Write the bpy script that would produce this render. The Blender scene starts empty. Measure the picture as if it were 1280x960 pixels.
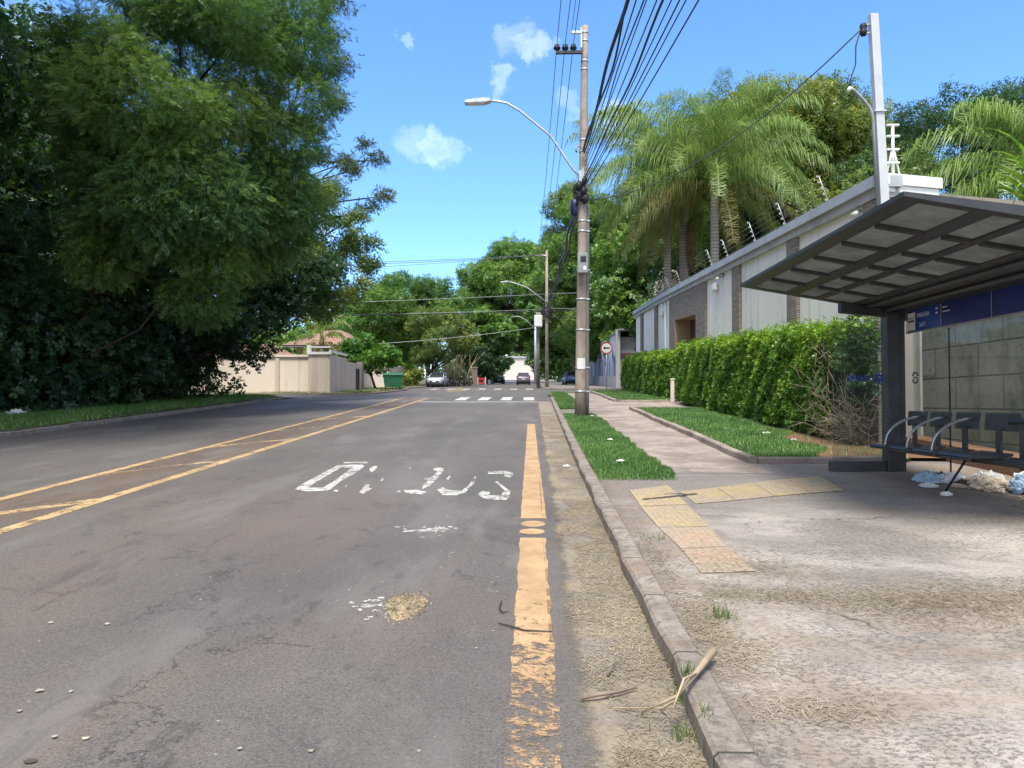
import bpy, math, random
import numpy as np
from mathutils import Vector, Matrix
R = math.radians
rng = np.random.default_rng(7)
random.seed(7)
S = bpy.context.scene
COL = S.collection

# ------------------------------------------------------------------ terrain
def gz(y):
    """height of the street surface: it climbs 4.8 %, then 3.4 % past the crossing"""
    y = np.asarray(y, float)
    a, b, s1, s2 = 34.0, 44.0, .0479, .034
    t = np.clip((y - a) / (b - a), 0, 1)
    return s1*np.minimum(y, a) + (b-a)*(s1*t + (s2-s1)*t*t/2) + s2*np.maximum(y-b, 0)
def g(y): return float(gz(y))
KH = .12
def pz(x, y):
    """pavement surface"""
    x = np.asarray(x, float); y = np.asarray(y, float)
    return gz(y) + KH + .007*np.sin(1.7*x+.9*y) + .005*np.sin(3.1*y-1.3*x+1)
def p(x, y): return float(pz(x, y))

# ------------------------------------------------------------------ materials
def newmat(name):
    m = bpy.data.materials.new(name); m.use_nodes = True
    nt = m.node_tree; nt.nodes.clear()
    return m, nt
class NT:
    def __init__(s, nt): s.nt = nt
    def n(s, t, ins=None, **kw):
        nd = s.nt.nodes.new(t)
        for k, v in kw.items(): setattr(nd, k, v)
        if ins:
            for k, v in ins.items():
                if isinstance(v, bpy.types.NodeSocket): s.nt.links.new(v, nd.inputs[k])
                else: nd.inputs[k].default_value = v
        return nd
    def pos(s): return s.n('ShaderNodeNewGeometry').outputs['Position']
    def obj(s): return s.n('ShaderNodeTexCoord').outputs['Object']
    def noise(s, vec, scale, detail=4, rough=.55, dist=0):
        return s.n('ShaderNodeTexNoise', {'Vector': vec, 'Scale': scale, 'Detail': detail, 'Roughness': rough, 'Distortion': dist}).outputs['Fac']
    def ramp(s, fac, a, b, lo=0., hi=1.):
        return s.n('ShaderNodeMapRange', {'Value': fac, 'From Min': a, 'From Max': b, 'To Min': lo, 'To Max': hi}, interpolation_type='SMOOTHSTEP').outputs[0]
    def mix(s, f, a, b, mode='MIX'):
        nd = s.n('ShaderNodeMix', data_type='RGBA', blend_type=mode)
        for i, v in ((0, f), (6, a), (7, b)):
            if isinstance(v, bpy.types.NodeSocket): s.nt.links.new(v, nd.inputs[i])
            else: nd.inputs[i].default_value = v if i == 0 else tuple(v)+((1,) if len(v) == 3 else ())
        return nd.outputs[2]
    def m(s, op, a, b=0.):
        nd = s.n('ShaderNodeMath', operation=op)
        for i, v in ((0, a), (1, b)):
            if isinstance(v, bpy.types.NodeSocket): s.nt.links.new(v, nd.inputs[i])
            else: nd.inputs[i].default_value = v
        return nd.outputs[0]
    def scalev(s, vec, sc, loc=(0,0,0), rot=(0,0,0)):
        return s.n('ShaderNodeMapping', {'Vector': vec, 'Scale': sc, 'Location': loc, 'Rotation': rot}).outputs[0]
    def xyz(s, vec):
        return s.n('ShaderNodeSeparateXYZ', {0: vec}).outputs
    def box(s, vec, x0, x1, y0, y1, e):
        """soft mask of a ground rectangle"""
        o = s.xyz(vec)
        a = s.m('MULTIPLY', s.ramp(o[0], x0-e, x0+e), s.ramp(o[0], x1-e, x1+e, 1, 0))
        b = s.m('MULTIPLY', s.ramp(o[1], y0-e, y0+e), s.ramp(o[1], y1-e, y1+e, 1, 0))
        return s.m('MULTIPLY', a, b)
    def out(s, color, rough=.7, bump=None, bs=.3, bd=.02, metal=0, spec=.35, alpha=None):
        pr = s.n('ShaderNodeBsdfPrincipled', {'Roughness': rough, 'Metallic': metal, 'Specular IOR Level': spec})
        if isinstance(color, bpy.types.NodeSocket): s.nt.links.new(color, pr.inputs['Base Color'])
        else: pr.inputs['Base Color'].default_value = tuple(color)+((1,) if len(color) == 3 else ())
        if bump is not None:
            b = s.n('ShaderNodeBump', {'Height': bump, 'Strength': bs, 'Distance': bd})
            s.nt.links.new(b.outputs[0], pr.inputs['Normal'])
        sh = pr.outputs[0]
        if alpha is not None:
            tr = s.n('ShaderNodeBsdfTransparent')
            mx = s.n('ShaderNodeMixShader', {0: alpha, 1: tr.outputs[0], 2: sh}); sh = mx.outputs[0]
        o = s.n('ShaderNodeOutputMaterial'); s.nt.links.new(sh, o.inputs[0])

def simple(name, c, rough=.6, var=.12, scale=4, metal=0, spec=.35, bump=0., bscale=30, stain=None, stain_amt=.5):
    """one colour with mottling, optional run-down stains and bump"""
    m, nt = newmat(name); k = NT(nt); v = k.pos()
    n = k.noise(v, scale, 5)
    c = np.array(c[:3]); lo, hi = c*(1-var), np.minimum(c*(1+var), 1)
    col = k.mix(k.ramp(n, .3, .7), tuple(lo), tuple(hi))
    if stain:
        sv = k.scalev(v, (1.4, 1.4, .12))
        s2 = k.ramp(k.noise(sv, 2.2, 5, .6), .48, .72, 0, stain_amt)
        col = k.mix(s2, col, stain)
        s3 = k.ramp(k.noise(v, .9, 6, .65), .5, .75, 0, stain_amt*.6)
        col = k.mix(s3, col, stain)
    b = k.noise(v, bscale, 3) if bump else None
    k.out(col, rough, b, bump, .02, metal, spec)
    return m

def leafmat(name, dark, mid, light, trans=.35, gloss=.025):
    m, nt = newmat(name); k = NT(nt)
    at = k.n('ShaderNodeAttribute', attribute_name='tint').outputs['Fac']
    r = k.n('ShaderNodeValToRGB'); nt.links.new(at, r.inputs[0])
    e = r.color_ramp.elements
    e[0].position = 0; e[0].color = dark+(1,)
    e[1].position = 1; e[1].color = light+(1,)
    x = e.new(.5); x.color = mid+(1,)
    c = r.outputs[0]
    d = k.n('ShaderNodeBsdfDiffuse', {'Color': c}).outputs[0]
    tc = k.mix(.5, c, (.30, .42, .04), 'MULTIPLY')
    tc = k.mix(.6, c, (.13, .28, .03))
    t = k.n('ShaderNodeBsdfTranslucent', {'Color': tc}).outputs[0]
    a = k.n('ShaderNodeMixShader', {0: trans, 1: d, 2: t}).outputs[0]
    gl = k.n('ShaderNodeBsdfGlossy', {'Roughness': .38, 'Color': (.8, .9, 1, 1)}).outputs[0]
    o = k.n('ShaderNodeMixShader', {0: gloss, 1: a, 2: gl}).outputs[0]
    k.nt.links.new(o, k.n('ShaderNodeOutputMaterial').inputs[0])
    return m

M = {}
# asphalt
m, nt = newmat('asphalt'); k = NT(nt); v = k.pos()
big = k.noise(k.scalev(v, (1, .45, 1)), .55, 5, .6)
col = k.mix(k.ramp(big, .35, .65), (.092, .084, .080), (.124, .110, .100))
red = k.ramp(k.noise(k.scalev(v, (1, .5, 1), (7, 3, 0)), .42, 5, .62, .6), .48, .66, 0, .5)
near = k.ramp(k.xyz(v)[1], 5, 13, 1, .25)
col = k.mix(k.m('MULTIPLY', red, near), col, (.150, .108, .092))
med = k.m('MULTIPLY', k.box(v, -6.4, -5.1, 2, 37.5, .15), k.ramp(k.noise(v, 1.6, 5), .35, .6, .35, .95))
col = k.mix(med, col, (.125, .085, .06))
drk = k.ramp(k.noise(k.scalev(v, (1, .5, 1), (2, 9, 0)), .8, 6, .7, 1.), .57, .68, 0, .6)
col = k.mix(k.m('MULTIPLY', drk, near), col, (.045, .045, .05))
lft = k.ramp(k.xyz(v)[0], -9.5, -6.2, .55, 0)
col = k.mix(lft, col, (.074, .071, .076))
hole = k.ramp(k.noise(k.scalev(v, (1, .6, 1), (0, 4, 0)), 5.5, 6, .75, .5), .665, .70, 0, .85)
col = k.mix(k.m('MULTIPLY', hole, near), col, (.03, .03, .034))
sp = k.ramp(k.noise(v, 75, 3, .85), .53, .62, 0, .55)
sp = k.m('MULTIPLY', sp, k.ramp(k.noise(v, .8, 5, .6), .3, .6, .35, 1))
col = k.mix(sp, col, (.22, .205, .195))
sp2 = k.ramp(k.noise(v, 60, 3, .85), .52, .6, 0, .6)
col = k.mix(sp2, col, (.04, .04, .042))
cv_ = k.n('ShaderNodeTexNoise', {'Vector': v, 'Scale': 2.2, 'Detail': 6., 'Roughness': .65}).outputs['Color']
cv_ = k.n('ShaderNodeVectorMath', {0: k.scalev(v, (1, .6, 1)), 1: cv_}, operation='ADD').outputs[0]
cd = k.n('ShaderNodeTexVoronoi', {'Vector': cv_, 'Scale': .55}, feature='DISTANCE_TO_EDGE').outputs['Distance']
ck = k.m('MULTIPLY', k.ramp(cd, .002, .007, .75, 0), k.ramp(k.noise(v, .7, 3), .47, .58))
col = k.mix(ck, col, (.03, .03, .03))
tar = k.m('MULTIPLY', k.ramp(k.noise(k.scalev(v, (1, .5, 1), (5, 2, 1)), 2.6, 7, .75, .8), .585, .63, 0, .55), near)
col = k.mix(tar, col, (.05, .047, .046))
pal = k.ramp(k.noise(k.scalev(v, (1.3, .35, 1), (3, 6, 1)), .9, 6, .65), .5, .68, 0, .55)
col = k.mix(pal, col, (.165, .155, .148))
vo = k.n('ShaderNodeTexVoronoi', {'Vector': v, 'Scale': 9.}, feature='F1')
chip = k.ramp(vo.outputs['Distance'], .05, .10, 1, 0)
chp = k.m('MULTIPLY', chip, k.ramp(k.noise(v, 1.1, 4), .54, .62))
col = k.mix(chp, col, (.33, .31, .29))
dust = k.ramp(k.noise(k.scalev(v, (1.2, .6, 1)), 1.3, 7, .75), .52, .75, 0, .35)
col = k.mix(k.m('MULTIPLY', dust, k.m('MULTIPLY', near, k.ramp(k.xyz(v)[0], -2.5, -.3))), col, (.23, .20, .18))
hgt = k.m('ADD', k.noise(v, 70, 3, .8), k.m('MULTIPLY', k.noise(v, 6, 4), .8))
k.out(col, .72, hgt, .5, .012, 0, .35)
M['asphalt'] = m
# dirt-strewn gutter
m, nt = newmat('gutter'); k = NT(nt); v = k.pos()
n = k.noise(v, 2.2, 7, .7)
col = k.mix(k.ramp(n, .36, .6), (.185, .17, .16), (.27, .225, .165))
col = k.mix(k.ramp(k.noise(v, 45, 4, .8), .48, .68, 0, .8), col, (.13, .105, .075))
col = k.mix(k.ramp(k.noise(v, 28, 5, .8, 1.5), .55, .7, 0, .7), col, (.46, .39, .26))
gx = k.m('ADD', k.xyz(v)[0], k.m('ADD', k.m('MULTIPLY', k.m('SUBTRACT', k.noise(v, 2.2, 6, .7), .5), .22), k.m('MULTIPLY', k.m('SUBTRACT', k.noise(v, 40, 4, .8), .5), .18)))
k.out(col, .9, k.noise(v, 40, 5, .8), .7, .015, alpha=k.ramp(gx, .19, .31))
M['gutter'] = m
# kerb
m, nt = newmat('kerb'); k = NT(nt); v = k.pos()
col = k.mix(k.ramp(k.noise(v, 1.6, 6, .7), .35, .65), (.20, .175, .155), (.31, .275, .24))
col = k.mix(k.ramp(k.noise(v, 14, 6, .75), .46, .62, 0, .8), col, (.12, .10, .088))
col = k.mix(k.ramp(k.noise(v, 3.1, 7, .75), .5, .66, 0, .8), col, (.24, .18, .13))
col = k.mix(k.ramp(k.noise(v, 60, 3, .8), .5, .66, 0, .6), col, (.10, .09, .08))
st = k.m('FRACT', k.m('MULTIPLY', k.xyz(v)[1], 1.0))
jt = k.ramp(k.m('ABSOLUTE', k.m('SUBTRACT', st, .5)), .488, .495)
col = k.mix(jt, col, (.05, .045, .04))
k.out(col, .85, k.noise(v, 18, 6, .7), .6, .02)
M['kerb'] = m
# pavement concrete
m, nt = newmat('pavement_concrete'); k = NT(nt); v = k.pos()
n = k.noise(k.scalev(v, (.7, 1.3, 1)), .9, 7, .62, .4)
col = k.mix(k.ramp(n, .36, .62), (.275, .25, .232), (.45, .412, .38))
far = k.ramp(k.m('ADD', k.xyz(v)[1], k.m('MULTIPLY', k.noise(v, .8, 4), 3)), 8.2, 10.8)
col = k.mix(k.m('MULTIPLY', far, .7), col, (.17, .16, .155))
blot = k.ramp(k.noise(k.scalev(v, (.8, 1.2, 1), (4, 1, 0)), 1.8, 8, .72, .3), .48, .64, 0, .78)
col = k.mix(blot, col, (.20, .185, .175))
brn = k.ramp(k.noise(k.scalev(v, (.6, 1, 1), (1, 8, 3)), .8, 6, .65, .5), .5, .68, 0, .7)
col = k.mix(brn, col, (.30, .235, .165))
edge = k.m('MULTIPLY', k.ramp(k.xyz(v)[0], 1.0, 2.0, .75, 0), k.ramp(k.noise(v, 2, 6, .7), .35, .6))
col = k.mix(edge, col, (.22, .175, .14))
pit = k.ramp(k.noise(k.scalev(v, (1, 1.5, 1)), 30, 5, .8), .495, .555, 0, .85)
sh_ = k.m('MULTIPLY', k.box(v, 4.3, 6.9, 7.6, 11.6, .5), k.ramp(k.noise(v, 1.7, 6, .7), .35, .65, .15, .8))
col = k.mix(sh_, col, (.27, .215, .165))
pz_ = k.ramp(k.noise(v, 1.1, 4), .36, .58, .3, 1)
col = k.mix(k.m('MULTIPLY', pit, pz_), col, (.115, .10, .092))
fine = k.ramp(k.noise(v, 90, 3, .85), .5, .64, 0, .55)
col = k.mix(fine, col, (.16, .145, .13))
crv = k.n('ShaderNodeTexVoronoi', {'Vector': k.n('ShaderNodeVectorMath', {0: v, 1: k.n('ShaderNodeTexNoise', {'Vector': v, 'Scale': 1.6, 'Detail': 5.}).outputs['Color']}, operation='ADD').outputs[0], 'Scale': .34}, feature='DISTANCE_TO_EDGE')
crack = k.m('MULTIPLY', k.ramp(crv.outputs['Distance'], .0015, .005, .7, 0), k.ramp(k.noise(v, .9, 3), .42, .6))
col = k.mix(crack, col, (.07, .06, .05))
hgt = k.m('SUBTRACT', k.noise(v, 26, 6, .75), k.m('MULTIPLY', crack, 1.0))
k.out(col, .88, hgt, .55, .016)
M['pavement'] = m
# reddish worn path
m, nt = newmat('path_concrete'); k = NT(nt); v = k.pos()
col = k.mix(k.ramp(k.noise(v, .9, 7, .65, .4), .36, .64), (.235, .19, .165), (.37, .315, .28))
col = k.mix(k.ramp(k.noise(v, 2.6, 7, .7), .5, .64, 0, .7), col, (.17, .15, .135))
col = k.mix(k.ramp(k.noise(v, 30, 4, .8), .54, .66, 0, .7), col, (.12, .10, .09))
k.out(col, .9, k.noise(v, 24, 5, .75), .5, .015)
M['path'] = m
def soil(name, a, b, c):
    m, nt = newmat(name); k = NT(nt); v = k.pos()
    col = k.mix(k.ramp(k.noise(v, 1.4, 7, .7), .36, .62), a, b)
    col = k.mix(k.ramp(k.noise(v, 22, 5, .8), .5, .68, 0, .7), col, c)
    k.out(col, .95, k.noise(v, 14, 6, .75), .8, .04); return m
M['turf_soil'] = soil('turf_soil', (.05, .085, .022), (.085, .11, .035), (.10, .085, .04))
M['soil'] = soil('red_soil', (.16, .085, .05), (.23, .13, .08), (.10, .06, .035))
M['dirt'] = soil('dry_dirt', (.17, .14, .095), (.13, .13, .06), (.24, .20, .15))
M['ground'] = soil('ground_mat', (.045, .07, .025), (.08, .085, .04), (.03, .035, .015))
# paint: worn, so the asphalt shows through
def paint(name, c, wear, scale=9, near=None, c2=None):
    m, nt = newmat(name); k = NT(nt); v = k.pos()
    n = k.m('ADD', k.m('MULTIPLY', k.noise(v, scale, 8, .78), .65), k.m('MULTIPLY', k.noise(k.scalev(v, (1, 2.2, 1)), 2.3, 5, .7), .35))
    n = k.m('ADD', k.m('MULTIPLY', n, .8), k.m('MULTIPLY', k.noise(v, 70, 3, .85), .2))
    th = wear
    if near:
        o = k.xyz(v)[1]
        nd = k.ramp(o, near[0], near[1], near[2], 0)
        n = k.m('SUBTRACT', n, nd)
    a = k.ramp(n, th-.025, th+.045, 0, .93)
    col = k.mix(k.ramp(k.noise(v, 3, 6, .7), .35, .65), c, c2 or tuple(x*.72 for x in c))
    col = k.mix(k.ramp(k.noise(v, 50, 3, .8), .55, .7, 0, .5), col, tuple(x*.4 for x in c))
    k.out(col, .75, k.noise(v, 50, 4), .3, .01, alpha=a); return m
M['yellow_paint'] = paint('yellow_paint', (.54, .38, .20), .455, 12)
M['yellow_dirty'] = paint('yellow_faded_paint', (.50, .37, .20), .50, 8)
M['orange_paint'] = paint('orange_paint', (.49, .325, .18), .385, 16, (2.3, 6.3, .165))
M['white_paint'] = paint('white_paint', (.62, .61, .58), .44, 12)
M['white_faint'] = paint('white_faint_paint', (.55, .54, .53), .55, 9)
M['white_letter'] = paint('white_letter_paint', (.60, .59, .565), .47, 20)
# tactile tiles
def tile(name, c):
    m, nt = newmat(name); k = NT(nt); v = k.pos()
    vo = k.n('ShaderNodeTexVoronoi', {'Vector': v, 'Scale': 18., 'Randomness': .12}, feature='F1', voronoi_dimensions='2D')
    dot = k.ramp(vo.outputs['Distance'], .25, .45, 1, 0)
    col = k.mix(k.ramp(k.noise(v, 2.4, 7, .7), .36, .62), c, (.33, .275, .215))
    col = k.mix(k.ramp(k.noise(v, 20, 6, .8), .47, .6, 0, .8), col, (.21, .18, .145))
    col = k.mix(k.m('MULTIPLY', dot, .22), col, (.52, .42, .25))
    k.out(col, .85, dot, .5, .01); return m
M['tile_yellow'] = tile('tactile_yellow', (.41, .315, .155))
M['tile_pink'] = tile('tactile_pinkish', (.385, .265, .195))
# walls
def wallmat(name, c, stain, amt, drips=True):
    m, nt = newmat(name); k = NT(nt); v = k.pos()
    col = k.mix(k.ramp(k.noise(v, .6, 5), .3, .7), tuple(x*.93 for x in c), c)
    s = k.ramp(k.noise(k.scalev(v, (2.6, 2.6, .1)), 1.5, 6, .65), .52, .74, 0, amt)
    col = k.mix(s, col, stain)
    s = k.ramp(k.noise(v, 1.3, 8, .72), .55, .72, 0, amt*.7)
    col = k.mix(s, col, stain)
    k.out(col, .85, k.noise(v, 20, 5), .12, .01); return m
M['white_wall'] = wallmat('painted_wall', (.88, .845, .77), (.40, .355, .29), .5)
M['beige_wall'] = wallmat('beige_render', (.78, .69, .61), (.46, .38, .31), .5)
M['beige_stained'] = wallmat('beige_stained_render', (.60, .51, .435), (.27, .215, .175), .8)
M['pink_wall'] = wallmat('pale_pink_render', (.72, .64, .58), (.50, .42, .36), .3)
M['grey_wall'] = wallmat('grey_render', (.36, .36, .36), (.22, .21, .2), .5)
M['rough_wall'] = wallmat('rough_concrete', (.27, .235, .195), (.09, .08, .065), .95)
M['graffiti_wall'] = wallmat('washed_wall', (.60, .58, .62), (.40, .36, .42), .5)
def brick(name, c1, c2, mort, rw, rh, msz, stain, amt, bumpd=.03, axis='YZ', bias=0.):
    m, nt = newmat(name); k = NT(nt); v = k.pos()
    o = k.xyz(v)
    cv = k.n('ShaderNodeCombineXYZ', {0: o[1] if axis == 'YZ' else o[0], 1: o[2], 2: 0.}).outputs[0]
    b = k.n('ShaderNodeTexBrick', {'Vector': cv, 'Color1': c1+(1,), 'Color2': c2+(1,), 'Mortar': mort+(1,), 'Scale': 1., 'Mortar Size': msz, 'Mortar Smooth': .2, 'Bias': bias, 'Brick Width': rw, 'Row Height': rh})
    col = b.outputs['Color']
    s = k.ramp(k.noise(k.scalev(v, (1, 1, .5)), 1.1, 8, .7), .46, .66, 0, amt)
    col = k.mix(s, col, stain)
    s = k.ramp(k.noise(v, 9, 6, .75), .5, .7, 0, amt*.7)
    col = k.mix(s, col, tuple(x*.5 for x in stain))
    h = k.m('ADD', k.m('MULTIPLY', b.outputs['Fac'], -1.), k.m('MULTIPLY', k.noise(v, 12, 5), .5))
    k.out(col, .88, h, .8, bumpd); return m
M['block_wall'] = brick('concrete_panels', (.27, .26, .215), (.20, .20, .165), (.07, .065, .055), 1.25, .5, .012, (.10, .11, .085), .8, .012)
M['stone'] = brick('stone_cladding', (.34, .29, .24), (.20, .175, .155), (.10, .085, .07), .32, .062, .008, (.24, .20, .17), .5, .03, bias=-.1)
M['stone_front'] = brick('stone_cladding_end', (.34, .29, .24), (.20, .175, .155), (.10, .085, .07), .32, .062, .008, (.24, .20, .17), .5, .03, axis='XZ')
M['reveal'] = brick('reveal_brick', (.42, .30, .21), (.36, .25, .17), (.26, .18, .12), .5, .16, .008, (.30, .21, .15), .4, .01, axis='XZ')
M['coping'] = simple('coping_grey', (.41, .43, .45), .55, .12, 2, bump=.05)
M['coping_under'] = simple('coping_moulding', (.42, .41, .39), .7, .15, 2)
M['coping_white'] = simple('coping_white', (.80, .80, .77), .5, .05, 3)
M['gate_wood'] = simple('gate_wood', (.12, .052, .028), .5, .3, 3)
M['white'] = simple('white_plastic', (.78, .78, .76), .4, .04, 5)
M['black'] = simple('black_plastic', (.02, .02, .024), .5, .1, 5)
M['cable'] = simple('cable_black', (.022, .022, .032), .5, .2, 5)
M['wire_grey'] = simple('wire_grey', (.09, .11, .12), .5, .1, 5)
M['wire_light'] = simple('wire_aluminium', (.30, .33, .33), .45, .1, 5, metal=.3)
M['concrete_pole'] = simple('pole_concrete', (.33, .275, .235), .85, .2, 2.5, bump=.25, bscale=25, stain=(.16, .13, .11), stain_amt=.6)
M['pipe'] = simple('conduit_pvc', (.17, .16, .155), .6, .15, 4)
M['galv'] = simple('galvanised_steel', (.52, .55, .58), .42, .1, 6, metal=.55)
M['post_metal'] = simple('white_post_metal', (.50, .52, .55), .45, .06, 4)
M['dark_steel'] = simple('dark_painted_steel', (.034, .037, .043), .48, .2, 5, spec=.5)
M['seat_steel'] = simple('seat_blue_grey', (.050, .054, .062), .42, .18, 5, spec=.5)
M['chrome'] = simple('hoop_steel', (.35, .37, .40), .3, .05, 5, metal=.7)
M['sign_blue'] = simple('sign_blue', (.018, .05, .27), .35, .12, 2)
M['sign_navy'] = simple('sign_navy', (.012, .022, .155), .35, .1, 2)
M['frame_alu'] = simple('sign_frame', (.33, .33, .36), .45, .06, 4, metal=.3)
M['ink_blue'] = simple('ink_blue', (.01, .02, .36), .5, .08, 4)
M['ink_white'] = simple('ink_white', (.55, .6, .7), .5, .05, 4)
M['ink_black'] = simple('ink_black', (.025, .025, .03), .5, .05, 4)
M['ink_grey'] = simple('ink_grey', (.12, .12, .12), .5, .05, 4)
M['paper'] = simple('paper', (.72, .72, .70), .8, .08, 8)
M['red'] = simple('red_enamel', (.42, .02, .025), .45, .05, 4)
M['box_grey'] = simple('meter_box_grey', (.27, .29, .30), .5, .12, 5)
M['green_bin'] = simple('green_plastic', (.02, .13, .07), .5, .12, 4)
M['roof_tile'] = brick('terracotta_tiles', (.34, .205, .145), (.27, .165, .12), (.15, .09, .07), .22, .3, .02, (.30, .20, .15), .4, .03, axis='XZ')
M['roof_pale'] = simple('pale_tile', (.62, .50, .36), .8, .18, 3, bump=.3, bscale=12)
M['fascia'] = simple('fascia_grey', (.19, .19, .20), .7, .12, 3)
M['house_wall'] = simple('house_cream', (.62, .55, .43), .85, .08, 2, stain=(.45, .40, .33), stain_amt=.25)
M['window_glass'] = simple('dark_glass', (.03, .035, .045), .12, .1, 2, spec=.6)
M['bark'] = simple('bark', (.065, .052, .042), .95, .35, 3, bump=.7, bscale=9)
M['bark_pale'] = simple('bark_pale', (.19, .16, .13), .95, .3, 3, bump=.6, bscale=9)
M['palm_bark'] = brick('palm_trunk', (.36, .32, .28), (.28, .25, .22), (.15, .13, .11), 3., .16, .02, (.22, .20, .18), .5, .03)
M['twig'] = simple('dry_twig', (.22, .175, .14), .9, .3, 10)
M['twig_pale'] = simple('dry_twig_pale', (.36, .29, .20), .9, .2, 8)
M['dead_leaf'] = simple('dead_frond', (.25, .14, .075), .9, .3, 5)
M['tyre'] = simple('tyre', (.018, .018, .019), .8, .1, 5)
M['rim'] = simple('wheel_rim', (.38, .39, .40), .35, .06, 5, metal=.6)
M['lamp_glass'] = simple('headlamp', (.55, .60, .65), .15, .05, 5, spec=.6)
M['tail'] = simple('tail_lamp', (.35, .02, .02), .25, .05, 5)
def carpaint(n, c): return simple(n, c, .25, .03, 2, metal=.25, spec=.6)
M['car_silver'] = carpaint('silver_paint', (.50, .55, .60)); M['car_mauve'] = carpaint('mauve_grey_paint', (.20, .17, .22))
M['car_blue'] = carpaint('blue_grey_paint', (.10, .16, .30)); M['car_dark'] = carpaint('dark_blue_paint', (.03, .06, .10))
m, nt = newmat('clear_glass'); k = NT(nt)
gl = k.n('ShaderNodeBsdfGlossy', {'Roughness': .03, 'Color': (1, 1, 1, 1)}).outputs[0]
tr = k.n('ShaderNodeBsdfTransparent', {'Color': (.86, .90, .89, 1)}).outputs[0]
fr = k.n('ShaderNodeFresnel', {'IOR': 1.45}).outputs[0]
fr = k.m('MULTIPLY', k.m('MULTIPLY', fr, .4), k.m('SUBTRACT', 1., k.n('ShaderNodeNewGeometry').outputs['Backfacing']))
mx = k.n('ShaderNodeMixShader', {0: fr, 1: tr, 2: gl}).outputs[0]
df = k.n('ShaderNodeBsdfDiffuse', {'Color': (.35, .36, .36, 1)}).outputs[0]
mx = k.n('ShaderNodeMixShader', {0: .035, 1: mx, 2: df}).outputs[0]
nt.links.new(mx, k.n('ShaderNodeOutputMaterial').inputs[0]); M['glass'] = m
m, nt = newmat('translucent_roof_panel'); k = NT(nt); v = k.pos()
c = k.mix(k.ramp(k.noise(v, 2.5, 6, .7), .3, .7), (.215, .23, .225), (.33, .35, .345))
d = k.n('ShaderNodeBsdfDiffuse', {'Color': c}).outputs[0]; t = k.n('ShaderNodeBsdfTranslucent', {'Color': c}).outputs[0]
mx = k.n('ShaderNodeMixShader', {0: .38, 1: d, 2: t}).outputs[0]
nt.links.new(mx, k.n('ShaderNodeOutputMaterial').inputs[0]); M['panel'] = m

M['scrap_grey'] = simple('grey_scrap', (.33, .295, .25), .9, .2, 30)
M['leaf_feather'] = leafmat('leaf_feathery', (.05, .115, .05), (.105, .20, .058), (.25, .34, .07), .4, .02)
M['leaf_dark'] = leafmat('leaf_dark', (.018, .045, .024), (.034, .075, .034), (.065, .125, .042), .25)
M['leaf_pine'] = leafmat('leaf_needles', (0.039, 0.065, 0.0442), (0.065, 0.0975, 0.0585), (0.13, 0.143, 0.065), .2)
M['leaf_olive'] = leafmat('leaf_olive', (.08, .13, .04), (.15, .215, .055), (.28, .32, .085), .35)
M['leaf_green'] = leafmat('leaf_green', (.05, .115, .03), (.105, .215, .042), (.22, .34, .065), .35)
M['leaf_bright'] = leafmat('leaf_bright', (0.042, 0.119, 0.0252), (0.084, 0.21, 0.0308), (0.168, 0.322, 0.042), .35)
M['leaf_hedge'] = leafmat('leaf_hedge', (.055, .14, .02), (.15, .30, .03), (.36, .52, .05), .3, .03)
M['leaf_yellow'] = leafmat('leaf_yellowing', (.075, .125, .03), (.17, .215, .04), (.33, .33, .075), .35)
M['leaf_palm'] = leafmat('leaf_palm', (.085, .155, .045), (.175, .265, .065), (.31, .38, .11), .3, .03)
M['leaf_palm_old'] = leafmat('leaf_palm_old', (.11, .10, .035), (.19, .17, .055), (.30, .25, .09), .3)
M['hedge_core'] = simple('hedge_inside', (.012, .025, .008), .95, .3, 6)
M['grass'] = leafmat('grass_blades', (.055, .14, .03), (.11, .23, .05), (.20, .33, .09), .3, .03)
M['straw'] = leafmat('dry_clippings', (.21, .17, .12), (.32, .27, .195), (.46, .40, .31), .1, .02)
M['weed'] = leafmat('weed_blades', (.07, .13, .03), (.14, .19, .05), (.30, .28, .12), .3, .03)

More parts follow.
